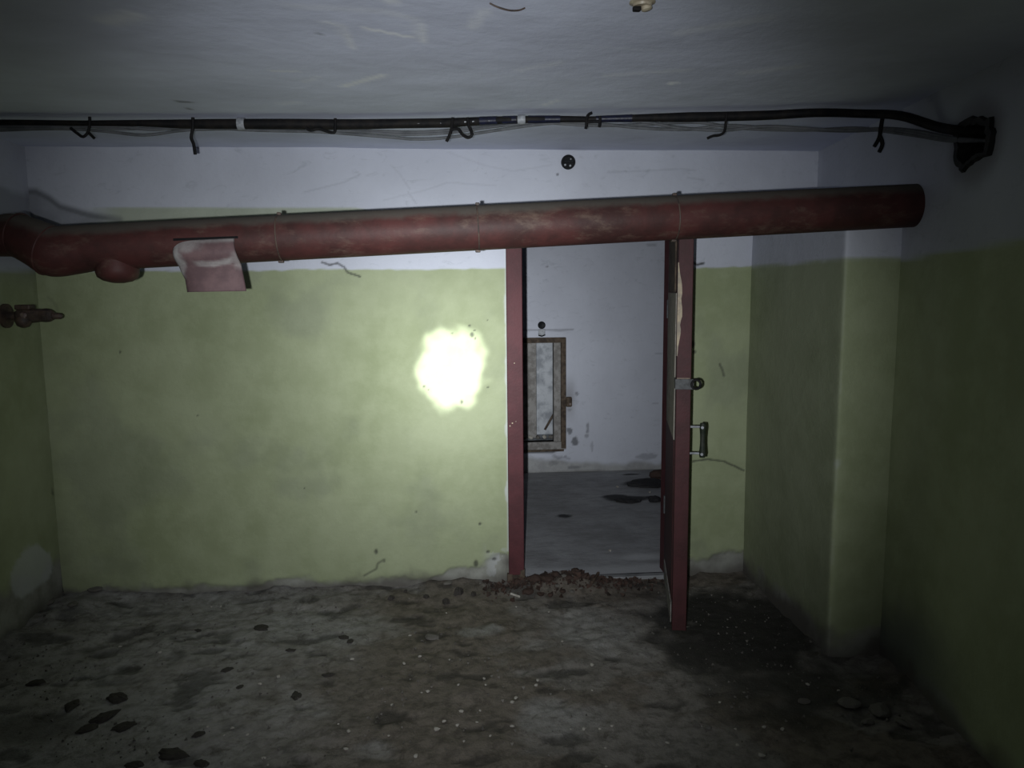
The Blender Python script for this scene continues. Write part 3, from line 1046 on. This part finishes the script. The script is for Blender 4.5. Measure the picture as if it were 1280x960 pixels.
# offset on the left: two mitred joints lift and set the pipe back
q1 = Vector((-1.565, -1.085, 1.840)); q2 = Vector((-1.66, -1.06, 1.880)); q3 = Vector((-2.20, -1.05, 1.885))
MB().tube([pL + Vector((0.12, 0, 0.004)), pL + Vector((0.05, 0, -0.004)), pL + Vector((-0.02, 0, -0.008)), q1, q2, q2 + Vector((-0.05, 0, 0))], [PR - 0.002, PR + 0.003, PR + 0.008, PR + 0.004, PR - 0.006, PR - 0.010], 40, smooth=7).build('pipe_elbow', M_PIPE, pipe, True)
MB().tube([q2, q3], [PR - 0.008, PR - 0.008], 40).build('pipe_offset_run', M_PIPE, pipe, True)


def ring(center, direction, R_, r_, n=40):
    direction = Vector(direction).normalized()
    a = direction.orthogonal().normalized(); c = direction.cross(a)
    return MB().tube([Vector(center) + (a * math.cos(2 * math.pi * k / n) + c * math.sin(2 * math.pi * k / n)) * R_ for k in range(n + 1)], r_, 8, False)


ring(pL + Vector((-0.035, 0.003, -0.004)), (1, -0.15, -0.35), PR + 0.005, 0.006).build('weld_seam', M_PIPE, pipe, True)
ring(q2 + Vector((0.005, 0, 0)), (1, -0.2, -0.2), PR - 0.005, 0.005).build('weld_seam', M_PIPE, pipe, True)
# capped drain stub below
ds = on_pipe(143) + Vector((0, 0.0, -PR))
MB().lathe(ds + Vector((0, 0.006, 0.058)), (0.0, -0.1, -1), [(0, 0.074), (0.05, 0.076), (0.070, 0.076), (0.088, 0.070), (0.100, 0.052), (0.107, 0.025), (0.108, 0.002)], 28).build('drain_cap', M_PIPE, pipe, True)
for px in (350, 597, 842):
    c = on_pipe(px)
    bd = ring(c, pd, PR + 0.000, 0.0030).build('pipe_band', M_RUST, pipe, True)
    k1 = MB().box(c + Vector((-0.008, -0.014, PR - 0.002)), c + Vector((0.008, 0.006, PR + 0.010)), 0.003).build('band_bolt', M_RUST, pipe); k1.parent = bd
    k2 = MB().box(c + Vector((-0.010, -0.016, -PR - 0.008)), c + Vector((0.010, 0.006, -PR + 0.002)), 0.003).build('band_bolt', M_RUST, pipe); k2.parent = bd
# bent metal sheet hanging over the pipe
fl = thing('metal_flap', at_y(258, 325, -1.2), 'bent red-painted sheet metal flap hanging over the front of the thick pipe', 'metal sheet')
c0 = on_pipe(217); c1 = on_pipe(297)
TL = at_y(216, 301, -1.185); TR = at_y(293, 298, -1.185)
NT_, NS_ = 36, 40
vf, ff, bare_and_sheen = [], [], []
for side in (0, 1):
    for i in range(NT_ + 1):
        t = i / NT_
        dy = -0.030 * math.sin(min(1, t / 0.5) * math.pi) ** 1.0 - 0.030 * max(0, t - 0.42) / 0.58
        for j in range(NS_ + 1):
            q = j / NS_
            p = TL.lerp(TR, q)
            curl = 0.030 * math.exp(-q / 0.10)
            vf.append((p.x + t * 0.040 - 0.016 * math.sin(min(t, 0.75) / 0.75 * math.pi) * math.exp(-q / 0.2), p.y + dy + curl + 0.004 * math.sin(q * 5 + t * 3) + side * 0.003,
                       p.z - 0.188 * t - 0.006 * q * t))
            n_ = float(fbm(q * 9, t * 7, 501, 4)) - 0.5
            left = float(sstep(0.17, 0.08, q + 0.16 * n_ + 0.10 * max(0, t - 0.45) / 0.3)) * float(sstep(0.80, 0.62, t))
            top = float(sstep(0.10, 0.03, t + 0.05 * n_)) * 0.7
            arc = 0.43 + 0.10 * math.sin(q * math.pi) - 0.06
            band = float(sstep(0.075, 0.03, abs(t - arc) + 0.04 * n_)) * float(sstep(0.22, 0.36, q)) * 0.8  # highlight along the bend, painted in as a pale arc
            rc = float(sstep(0.16, 0.05, math.hypot(q - 1.0, (t - 0.42) * 0.8) + 0.1 * n_)) * 0.7
            ur = float(sstep(0.25, 0.1, math.hypot((q - 0.1) * 0.6, t - 0.08) + 0.15 * n_)) * 0.6
            bare_and_sheen.append(max(left, top, band, rc, ur))
W = NS_ + 1
NV = (NT_ + 1) * W
for i in range(NT_):
    for j in range(NS_):
        a = i * W + j
        ff.append((a, a + 1, a + W + 1, a + W))
        ff.append((NV + a, NV + a + W, NV + a + W + 1, NV + a + 1))
for i in range(NT_):
    for j in (0, NS_):
        a = i * W + j
        ff.append((a, a + W, NV + a + W, NV + a))
for j in range(NS_):
    for i in (0, NT_):
        a = i * W + j
        ff.append((a, NV + a, NV + a + 1, a + 1))
mm = NT('worn_red_sheet', 0.6, 0.25)
f_ = mm.rng(mm.noise(14, 5, 0.65), 0.35, 0.65)
mm.col(mm.mix(mm.attr('bare_and_sheen'), mm.mix(f_, (0.155, 0.098, 0.100), (0.110, 0.070, 0.074)), mm.mix(f_, (0.36, 0.35, 0.34), (0.25, 0.225, 0.22))))
mm.bump(mm.noise(45, 4, 0.6), 0.25, 0.004)
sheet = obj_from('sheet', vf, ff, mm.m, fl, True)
at_ = sheet.data.attributes.new('bare_and_sheen', 'FLOAT', 'POINT')
at_.data.foreach_set('value', np.array(bare_and_sheen, np.float32))
MB().tube([TL + Vector((0.0, 0.010, 0.004)), TR + Vector((0.012, 0.010, 0.004))], 0.007, 8).build('slot_shade', M_TAR, fl, True)  # black rod standing in for the shade in the slot above the flap

# ================================================================== cables under the ceiling
CZ = 2.368


def cc(px, py, z=CZ):
    return at_z(px, py, z)


cab = thing('black_cable', cc(500, 154), 'thick black cable bundle running along the ceiling into the right wall hole', 'cable')
cp = [(-60, 153, .010), (0, 153, .0095), (60, 153.5, .009), (110, 154, .009), (180, 154, .011), (225, 155, .015), (265, 155, .0165), (350, 155, .0175), (430, 155.5, .0175),
      (500, 154.5, .016), (560, 153.5, .016), (600, 151.5, .014), (650, 149.5, .012), (700, 149, .011), (740, 149, .009), (800, 147.5, .012), (860, 146.5, .016), (950, 144.5, .0155), (1020, 141, .014)]
cp = [(a, b_, r_ * 1.25) for a, b_, r_ in cp]
pts = [cc(a, b_) for a, b_, r_ in cp]; rad = [r_ for a, b_, r_ in cp]
wp = [Vector((1.665, -1.00, 2.368)), Vector((1.735, -1.16, 2.325)), at_right(1180, 158) + RN * 0.03, at_right(1205, 163) + RN * 0.015, at_right(1222, 166) - RN * 0.1]
pts += wp; rad += [.0175, .0175, .018, .018, .018]
MB().tube(pts, rad, 12, smooth=5).build('cable_sheath', M_BLACK, cab, True)


def cab_wrap(name, x0, x1, r_, material, dz=0.0):
    q = [(x, float(np.interp(x, [c[0] for c in cp], [c[1] for c in cp]))) for x in np.linspace(x0, x1, 6)]
    return MB().tube([cc(*a) + Vector((0, 0, dz)) for a in q], [float(np.interp(x, [c[0] for c in cp], [c[2] for c in cp])) + r_ for x, _ in q], 12).build(name, material, cab, True)


for x0, x1 in ((600, 622), (628, 646), (660, 700), (745, 790)):
    cab_wrap('blue_tape', x0, x1, 0.0015, M_BLUE)
for x in (302, 652):
    cab_wrap('cable_clip', x - 4.5, x + 4.5, 0.005, M_CLIP)
for x in (524, 552, 582, 592, 612):
    g_ = cc(x, float(np.interp(x, [c[0] for c in cp], [c[1] for c in cp]))) + Vector((0, -0.014, -0.004))
    MB().tube([g_ + Vector((-0.006, 0, 0)), g_ + Vector((0.008, -0.001, 0.002))], 0.004, 6).build('foil_glint', M_FOIL, cab, True)

greys = [
    ([(-40, 160), (0, 160), (60, 160), (140, 158), (190, 162), (242, 159), (320, 163), (400, 165), (480, 171), (520, 174), (560, 172), (620, 163), (680, 155), (740, 151), (800, 152), (850, 160), (905, 163), (960, 158), (1050, 163), (1100, 157), (1160, 163)],
     'lowest thin grey wire, hanging in shallow loops below the black cable'),
    ([(-40, 164), (0, 163), (70, 161), (130, 164), (180, 169), (230, 163), (300, 160), (380, 164), (440, 164), (500, 168), (560, 166), (620, 158), (680, 153), (740, 154), (800, 160), (860, 162), (905, 157), (980, 161), (1060, 164), (1120, 160), (1165, 166)],
     'middle thin grey wire, hooked up below the black cable'),
    ([(-40, 158), (0, 158), (90, 157), (150, 161), (200, 160), (240, 162), (330, 160), (400, 160), (470, 164), (530, 165), (590, 160), (660, 153), (740, 157), (800, 156), (870, 153), (920, 160), (1000, 163), (1070, 160), (1130, 163), (1170, 168)],
     'uppermost thin grey wire, just under the black cable'),
]
for k, (pp, lab) in enumerate(greys):
    b = MB()
    P3 = []
    for i, (x, y) in enumerate(pp):
        yb = 0.035 + 0.012 * k
        base = cc(x, y - 6, 2.372)
        Y = cc(x, float(np.interp(x, [c[0] for c in cp], [c[1] for c in cp]))).y + yb
        d = ray(x, y)
        P3.append(CAM + d * ((Y - CAM.y) / d.y))
    P3 = P3[:-2] + [at_right(1135, 160 + 2 * k) + RN * 0.09, at_right(1165, 164 + 3 * k) + RN * 0.05]
    if True:
        P3 += [at_right(1195, 172 + 2 * k) + RN * 0.02, at_right(1215, 176) - RN * 0.05]
    b.tube(P3, 0.0062, 8, smooth=5)
    o = b.build('grey_wire', M_GREYC, None, True)
    tag(o, lab, 'wire', 'thin grey wires under the ceiling')


def hook(label, paths, r_=0.006, dy=-0.02, extra=None):
    h0 = cc(paths[0][0][0], 152)
    h = thing('cable_hook', h0, label, 'hook', 'wire hooks holding the cables')
    for i, path in enumerate(paths):
        P3 = []
        for (x, y) in path:
            Y = cc(x, float(np.interp(x, [c[0] for c in cp], [c[1] for c in cp]))).y + dy
            d = ray(x, y)
            q = CAM + d * ((Y - CAM.y) / d.y)
            q.z = min(q.z, 2.40)
            P3.append(q)
        MB().tube(P3, r_, 8, smooth=3).build('hook_arm' if i == 0 else 'hook_end', M_TAR, h, True)
    return h


hook('three-pronged black wire hook with splayed ends under the thin part of the cable', [[(112, 146), (112, 155), (110, 165), (104, 171), (97, 167), (88, 160)], [(110, 165), (118, 173)]], 0.0062)
hook('black wire hook with a long straight tail hanging down', [[(241, 147), (241, 160), (239, 172), (242, 180), (244, 193)]], 0.007)
hook('black wire hook with a wavy tail bent flat to one side', [[(419, 148), (419, 160), (417, 166), (408, 164), (398, 161), (388, 163), (382, 159)]], 0.0062)
hook('large W-shaped black wire hook beside the blue tape', [[(566, 147), (564, 162), (561, 171), (558, 177)], [(564, 162), (572, 161), (578, 168), (585, 172), (590, 168), (586, 157), (584, 147)]], 0.0066)
hook('H-shaped black wire hook with a round knob at its foot', [[(740, 141), (735, 144), (733, 152), (733, 157), (732, 161)], [(733, 153), (741, 152), (750, 152)], [(750, 145), (750, 153), (749, 159)]], 0.0062)
hook('black wire hook with its foot bent out at a right angle', [[(908, 143), (907, 155), (905, 165), (899, 169), (891, 170), (884, 173)]], 0.0055)
hook('forked black wire hook in front of the masonry pier', [[(1103, 148), (1101, 160), (1099, 172), (1093, 183)], [(1100, 170), (1103, 180), (1099, 190)]], 0.0085)

# ================================================================== round junction box, high on the back wall
dp = at_y(710, 203, 0)
JY = -0.010
jb = thing('junction_box', (dp.x, -0.004, dp.z), 'small round black junction box high on the whitewashed wall', 'junction box')
MB().lathe((dp.x, 0.006 + JY, dp.z), (0, -1, 0), [(-0.012, 0.038), (0, 0.038), (0.012, 0.038), (0.016, 0.036), (0.016, 0.030), (0.008, 0.029), (0.006, 0.002)], 28).build('cup', M_BAKE, jb, True)
MB().box((dp.x - 0.028, -0.012 + JY, dp.z - 0.004), (dp.x + 0.028, -0.004 + JY, dp.z + 0.008), 0.002).build('bridge', M_BAKE, jb)
for dx, dz in ((0.009, -0.020), (-0.018, -0.016), (0.012, 0.014)):
    MB().tube([(dp.x + dx, -0.001 + JY, dp.z + dz), (dp.x + dx, -0.010 + JY, dp.z + dz)], 0.0055 if dz < 0.01 else 0.004, 8).build('terminal_screw', M_CLIP, jb, True)

# ================================================================== rusty valve by the left wall
VY = -0.33
v0 = at_y(2, 396, VY)
vb = thing('rusty_valve', (XL, VY, v0.z), 'rusty stopcock valve sticking out of the left wall', 'valve')
zc = v0.z + 0.004
MB().tube([(XL - 0.02, VY, zc), (XL + 0.09, VY, zc)], 0.020, 14).build('inlet_pipe', M_RUST, vb, True)
MB().lathe((XL + 0.012, VY, zc), (1, 0, 0), [(0, 0.03), (0.004, 0.058), (0.016, 0.058), (0.020, 0.03)], 20).build('flange', M_RUST, vb, True)
MB().lathe((XL + 0.070, VY, zc), (1, 0, 0), [(0, 0.026), (0.012, 0.036), (0.045, 0.038), (0.075, 0.034), (0.11, 0.030), (0.13, 0.032), (0.15, 0.030), (0.165, 0.022)], 8).build('valve_body', M_RUST, vb)
MB().lathe((XL + 0.105, VY - 0.01, zc - 0.010), (0, -0.25, -1), [(0, 0.034), (0.02, 0.036), (0.040, 0.026), (0.047, 0.010)], 14).build('drain_plug', M_RUST, vb, True)
MB().box((XL + 0.075, VY - 0.03, zc + 0.028), (XL + 0.145, VY + 0.03, zc + 0.052), 0.006).build('packing_nut', M_RUST, vb)
MB().lathe((XL + 0.21, VY, zc - 0.002), (1, 0, -0.04), [(0, 0.030), (0.012, 0.026), (0.02, 0.016), (0.06, 0.014), (0.068, 0.008)], 10).build('spindle', M_RUST, vb, True)
MB().lathe((XL + 0.12, VY - 0.033, zc + 0.004), (0.1, -1, 0), [(0, 0.016), (0.008, 0.015), (0.010, 0.005)], 6).build('side_bolt', M_SEAM, vb)

# ================================================================== ceiling bits at the top edge
lp = at_z(803, 1, 2.40)
lh_ = thing('lamp_socket', (lp.x, lp.y, 2.40), 'broken yellowed ceramic lamp socket on the ceiling', 'lamp socket')
MB().lathe((lp.x, lp.y, 2.405), (0, 0, -1), [(0, 0.034), (0.010, 0.034), (0.014, 0.026), (0.020, 0.024)], 20).build('base', M_CERAM, lh_, True)
MB().box((lp.x - 0.024, lp.y - 0.006, 2.375), (lp.x - 0.004, lp.y + 0.012, 2.388), 0.003).build('terminal', M_TAR, lh_)
MB().lathe((lp.x + 0.010, lp.y, 2.388), (0.2, 0, -1), [(0, 0.014), (0.010, 0.014), (0.013, 0.008)], 12).build('screw_post', M_CERAM, lh_, True)
b = MB()
b.tube([at_z(x, y, z) for x, y, z in [(612, 4, 2.397), (622, 9, 2.388), (636, 13, 2.384), (648, 13, 2.388), (656, 10, 2.397)]], 0.0022, 8, smooth=4)
tag(b.build('wire_scrap', M_RUST, None, True), 'short scrap of bent wire stuck to the ceiling', 'wire')

# ================================================================== far room: hatch frame, hole, rags
hf = thing('hatch_frame', (0.6, YB, 0.25), 'old dark wooden frame around the niche in the far white wall', 'frame')
FX1 = 0.962
MB().box((0.24, YB - 0.035, NZ1), (FX1, YB + 0.06, 1.246), 0.004).build('head_board', M_WOODDK, hf)
MB().box((0.24, YB - 0.035, 0.245), (FX1, YB + 0.06, NZ0), 0.004).build('sill_board', M_WOODGR, hf)
MB().box((NX1 + 0.012, YB - 0.038, 0.255), (FX1, YB + 0.06, 1.236), 0.004).build('side_board', M_WOODDK, hf)
MB().box((0.24, YB - 0.035, NZ0), (NX0, YB + 0.06, NZ1), 0.004).build('side_board', M_WOODDK, hf)
MB().box((NX1 - 0.05, YB - 0.015, NZ0), (NX1 + 0.012, YB + 0.07, NZ1), 0.003).build('inner_lining', M_WOODGR, hf)
MB().box((0.25, YB - 0.042, 0.228), (FX1 - 0.02, YB - 0.004, 0.248), 0.004).build('bottom_batten', M_WOODDK, hf)
ln_ = MB().box((NX0 + 0.02, YB + 0.17, NZ0), (0.72, YB + 0.20, NZ1 - 0.002), 0.003).build('grey_board', M_WOODGR)
tag(ln_, 'upright grey board standing inside the wall niche', 'board')
b = MB().tube([at_y(681, 537, YB + 0.10), at_y(693, 516, YB + 0.16)], 0.010, 8)
tag(b.build('stick', M_WOODDK, None, True), 'short dark stick leaning in the bottom of the niche', 'stick')
p = at_y(677, 407, YB)
so = thing('wall_socket', (p.x, YB, p.z), 'small round wall socket above the niche frame in the far room', 'socket')
MB().lathe((p.x, YB + 0.004, p.z + 0.004), (0, -1, 0), [(0, 0.034), (0.02, 0.033), (0.024, 0.026), (0.018, 0.002)], 18).build('cup', M_BAKE, so, True)
MB().box((p.x - 0.03, YB - 0.012, p.z - 0.085), (p.x + 0.03, YB + 0.006, p.z - 0.030), 0.004).build('plate', M_CLIP, so)
MB().tube([(p.x - 0.03, YB - 0.016, p.z - 0.084), (p.x, YB - 0.020, p.z - 0.092), (p.x + 0.03, YB - 0.016, p.z - 0.080)], 0.006, 6).build('bottom_rim', M_TAR, so, True)
p = at_y(711, 502, YB)
lk = thing('latch_block', (p.x, YB, p.z), 'dark wooden latch block beside the niche frame', 'latch')
MB().box((p.x - 0.028, YB - 0.035, p.z - 0.045), (p.x + 0.026, YB + 0.006, p.z + 0.045), 0.012).build('block', M_WOODDK, lk)
MB().tube([(p.x + 0.006, YB - 0.034, p.z - 0.018), (p.x + 0.006, YB - 0.042, p.z - 0.018)], 0.010, 8).build('knob', M_SEAM, lk, True)


# ---- lumps
def lump_mesh(name, seed, sub_=2, rough=0.35, mat=None):
    r = random.Random(seed)
    bm = bmesh.new()
    bmesh.ops.create_icosphere(bm, subdivisions=sub_, radius=1.0)
    cuts = []
    for k in range(7):
        n_ = Vector((r.uniform(-1, 1), r.uniform(-1, 1), r.uniform(-1, 1))).normalized()
        cuts.append((n_, r.uniform(0.55, 0.9)))
    for v_ in bm.verts:
        for n_, d_ in cuts:
            q = v_.co.dot(n_)
            if q > d_:
                v_.co -= n_ * (q - d_)
        v_.co *= 1 + rough * (r.random() - 0.5) * 0.5
    me = bpy.data.meshes.new(name)
    bm.to_mesh(me); bm.free()
    if mat:
        me.materials.append(mat)
    return me


def place(name, me, loc, sc, rz, label, cat, group, tilt=0.0):
    o = bpy.data.objects.new(name, me)
    o.location = loc
    o.scale = sc
    o.rotation_euler = (tilt, 0, rz)
    link(o)
    return tag(o, label, cat, group)


brick_me = [lump_mesh('brick_lump', 40 + k, 2, 0.3, M_BRICK) for k in range(4)]
grey_me = [lump_mesh('grey_lump', 60 + k, 2, 0.3, M_CRUMBG) for k in range(4)]
pale_me = [lump_mesh('pale_lump', 80 + k, 1, 0.4, M_CRUMB) for k in range(5)]


def clod_mesh(seed):
    r = random.Random(seed)
    n_ = 16
    vv_, ff_ = [], []
    rad_ = [0.55 + 0.5 * r.random() for _ in range(n_)]
    rad_ = [(rad_[k] * 2 + rad_[k - 1]) / 3 for k in range(n_)]
    for lev, (sc_, z_) in enumerate(((1.0, -0.3), (0.86, 0.35), (0.5, 0.8))):
        for k in range(n_):
            a = 2 * math.pi * k / n_
            q = rad_[k] * sc_ * (1 + 0.25 * (r.random() - 0.5))
            vv_.append((q * math.cos(a), q * math.sin(a), z_ + 0.35 * (r.random() - 0.5)))
    vv_.append((0.05, 0.0, 0.75))
    for l_ in range(2):
        for k in range(n_):
            ff_.append((l_ * n_ + k, l_ * n_ + (k + 1) % n_, (l_ + 1) * n_ + (k + 1) % n_, (l_ + 1) * n_ + k))
    for k in range(n_):
        ff_.append((2 * n_ + k, 2 * n_ + (k + 1) % n_, 3 * n_))
    ff_.append(tuple(range(n_))[::-1])
    me = bpy.data.meshes.new('clod')
    me.from_pydata(vv_, [], ff_)
    me.materials.append(M_SOIL)
    return me


soil_me = [clod_mesh(90 + k) for k in range(6)]


def drop(name, me, px, py, w, d, h, label, cat, group, tilt=0.0, rz=None):
    p = at_z(px, py, 0.01)
    z = fz(p.x, p.y)
    return place(name, me, (p.x, p.y, z + h * 0.35), (w, d, h), rng.uniform(0, 6.28) if rz is None else rz, label, cat, group, tilt)


# rubble in the doorway
for px, py, s in [(655, 726, .028), (668, 733, .045), (682, 735, .050), (694, 730, .034), (660, 741, .034), (676, 744, .030), (720, 726, .030), (730, 729, .036),
                  (712, 734, .026), (742, 727, .022), (647, 733, .026), (703, 741, .022), (688, 745, .020)]:
    drop('brick_fragment', brick_me[rng.randrange(4)], px, py, s, s * 0.8, s * 0.55, 'largest brown brick fragment in the rubble on the threshold' if s == .050 else 'dirty brown brick fragment lying on the threshold of the doorway', 'brick fragment', 'brick rubble on the threshold')
for px, py, s in [(700, 727, .022), (706, 733, .024), (696, 738, .020), (663, 729, .014), (715, 741, .018), (690, 724, .016), (752, 724, .018), (726, 738, .016)]:
    drop('plaster_fragment', grey_me[rng.randrange(4)], px, py, s, s * 0.8, s * 0.5, 'grey plaster fragment among brick rubble on the threshold', 'plaster fragment', 'grey plaster on the threshold')
o = MB().tube([at_z(638, 742, 0.05), at_z(650, 746, 0.035)], 0.006, 6)
tag(o.build('splinter', M_CRUMB), 'pale splinter lying at the foot of the left door jamb', 'splinter')
st = MB().tube([at_z(740, 728, 0.05), at_z(748, 716, 0.07)], 0.008, 6)
tag(st.build('stick', M_WOODDK), 'short dark stick lying over the door sill', 'stick')
# black lumps at the foot of the wall
for px, py, w, h in [(573, 744, .035, .03), (558, 752, .026, .02), (489, 749, .022, .016), (533, 747, .02, .013), (592, 744, .022, .015), (507, 741, .016, .01)]:
    drop('dirt_clod', soil_me[rng.randrange(5)], px, py, w, w * 0.8, h, 'tallest black dirt clod at the foot of the green wall beside the doorway' if w == .035 else 'black dirt clod lying along the foot of the green wall', 'dirt clod', 'clods at the foot of the wall')
# dark clods on the left of the floor
for px, py, w in [(326, 783, .045), (248, 785, .022), (363, 812, .025), (284, 835, .028), (370, 867, .036), (146, 870, .055), (90, 880, .045), (130, 893, .055), (155, 905, .045),
                  (45, 852, .04), (215, 940, .060), (168, 953, .035), (250, 950, .035), (248, 916, .026), (410, 842, .028), (430, 795, .03), (438, 800, .024), (300, 855, .02), (108, 908, .04)]:
    drop('dirt_clod', soil_me[rng.randrange(5)], px, py, w * 1.15, w * 0.75, w * 0.20, 'broadest flat black dirt clod on the open floor, with clods around it' if w == .060 else 'flat black dirt clod on the open floor left of the doorway', 'dirt clod', 'clods on the open floor', rz=rng.uniform(0, 6.28))
# pale crumbs, the larger ones
spots = [(645, 871), (573, 857), (607, 854), (535, 862), (527, 863), (577, 886), (596, 900), (572, 904), (555, 900), (546, 910), (613, 918), (580, 926), (520, 943), (486, 917), (436, 914), (423, 904), (432, 933),
         (562, 822), (525, 820), (440, 821), (512, 792), (740, 861), (713, 908), (750, 908), (765, 905), (730, 908), (876, 905), (919, 908), (922, 928), (955, 908), (978, 912), (834, 926), (900, 876), (757, 932),
         (670, 856), (672, 848), (740, 828), (290, 908), (309, 915), (335, 955), (330, 945), (276, 757), (264, 757), (200, 814), (150, 806), (348, 844), (325, 853), (260, 909), (280, 918), (1010, 852), (1048, 861), (978, 913),
         (1130, 905), (1060, 872), (952, 942), (758, 955), (640, 905), (505, 828), (600, 885), (686, 764), (645, 757), (558, 765), (703, 800), (640, 876), (605, 845), (490, 880)]
for i, (px, py) in enumerate(spots):
    s = rng.uniform(0.0045, 0.0095) * (1.3 if i % 9 == 0 else 1)
    drop('plaster_crumb', pale_me[i % 5], px, py, s * 1.3, s, s * 0.7, 'small pale plaster crumb scattered on the trampled floor', 'plaster crumb', 'pale crumbs on the floor')
# a few bigger grey pieces against the right wall
for px, py, s in [(1005, 872, .03), (1062, 878, .05), (1100, 887, .055), (1128, 904, .032), (1085, 900, .03), (885, 906, .02), (870, 903, .025), (540, 795, .04), (60, 763, .05), (92, 768, .035), (120, 750, .04), (40, 770, .06), (5, 780, .05), (560, 735, .03)]:
    p = at_z(px, py, 0)
    wh = ('grey plaster piece lying on the floor near the right wall' if px > 800 else 'grey plaster piece fallen at the foot of the left corner' if px < 200 else 'grey plaster piece lying on the floor before the green wall')
    drop('plaster_piece', grey_me[rng.randrange(4)], px, py, s, s * 0.7, s * 0.4, wh, 'plaster piece', wh.split(' lying')[0].split(' fallen')[0] + 's ' + wh.split('piece ')[1])
# uncountable grit
b = MB()
tet = [Vector((1, 1, 1)), Vector((-1, -1, 1)), Vector((-1, 1, -1)), Vector((1, -1, -1))]
r2 = random.Random(3)
for k in range(3600):
    x = r2.uniform(XL + 0.05, 1.8); y = -0.03 - 2.4 * r2.random() ** 0.9
    if x > right_x(y) - 0.04 or (x > PX0 - 0.02 and y > PY - 0.02):
        continue
    if vnoise(x * 3, y * 3, 400) < r2.random() * 0.95:
        continue
    s = 0.0016 + 0.0040 * r2.random() ** 3
    z = fz(x, y)
    rot_ = Matrix.Rotation(r2.uniform(0, 6.28), 3, 'Z') @ Matrix.Rotation(r2.uniform(0, 6.28), 3, 'X')
    b.add([Vector((x, y, z + s * 0.5)) + rot_ @ t * s for t in tet], [(0, 1, 2), (0, 3, 1), (0, 2, 3), (1, 3, 2)])
tag(b.build('floor_grit', M_CRUMBG), 'fine grit strewn over the dirty floor', 'grit', kind='stuff')
b = MB()
for k in range(900):
    x = r2.uniform(OX0 - 0.15, OX1 - 0.1); y = -0.01 - abs(r2.gauss(0, 0.07))
    s = 0.003 + 0.010 * r2.random() ** 3
    if r2.random() < sstep(0.7, 1.35, x): continue
    z = fz(x, y)
    rot_ = Matrix.Rotation(r2.uniform(0, 6.28), 3, 'Z') @ Matrix.Rotation(r2.uniform(0, 6.28), 3, 'X')
    b.add([Vector((x, y, z + s * 0.5)) + rot_ @ t * s for t in tet], [(0, 1, 2), (0, 3, 1), (0, 2, 3), (1, 3, 2)])
tag(b.build('threshold_grit', M_BRICK), 'brown brick grit spilled in front of the threshold', 'grit', kind='stuff')

# rags on the far floor
for i, (px, py, w, d, h, lab) in enumerate([(808, 607, .17, .10, .045, 'long black rag lying on the far floor near the door leaf'),
                                            (785, 627, .12, .06, .03, 'flat black rag lying on the far floor in front of the long rag'),
                                            (817, 626, .06, .05, .03, 'small black rag lying beside the flat rag on the far floor')]):
    p = at_z(px, py, FARZ)
    place('rag', lump_mesh('rag_mesh', 120 + i, 3, 0.35, M_RAG), (p.x, p.y, FARZ + h * 0.3), (w, d, h), 0.15 * i, lab, 'rag', None)
p = at_z(824, 598, FARZ)
place('brick', lump_mesh('brick_far', 131, 2, 0.2, M_BRICK), (p.x, p.y, FARZ + 0.03), (0.10, 0.06, 0.05), 0.3, 'reddish brick lump against the far wall behind the door leaf', 'brick', None)
for px, py in [(772, 609), (715, 584), (762, 689), (700, 583), (812, 616)]:
    p = at_z(px, py, FARZ)
    place('plaster_crumb', pale_me[px % 5], (p.x, p.y, FARZ + 0.006), (0.02, 0.014, 0.010), px, 'pale plaster crumb on the far room floor', 'plaster crumb', 'pale crumbs on the far floor')
for i, (px, py) in enumerate([(664, 532), (672, 534), (686, 531), (691, 529), (679, 528)]):
    p = at_y(px, py, YB + 0.12)
    place('plaster_fragment', (pale_me if i % 2 else grey_me)[i % 4], (0.60 + 0.062 * i, p.y, NZ0 + 0.016), (0.027, 0.024, 0.022), px, 'plaster fragment lying in the bottom of the niche', 'plaster fragment', 'plaster in the niche')
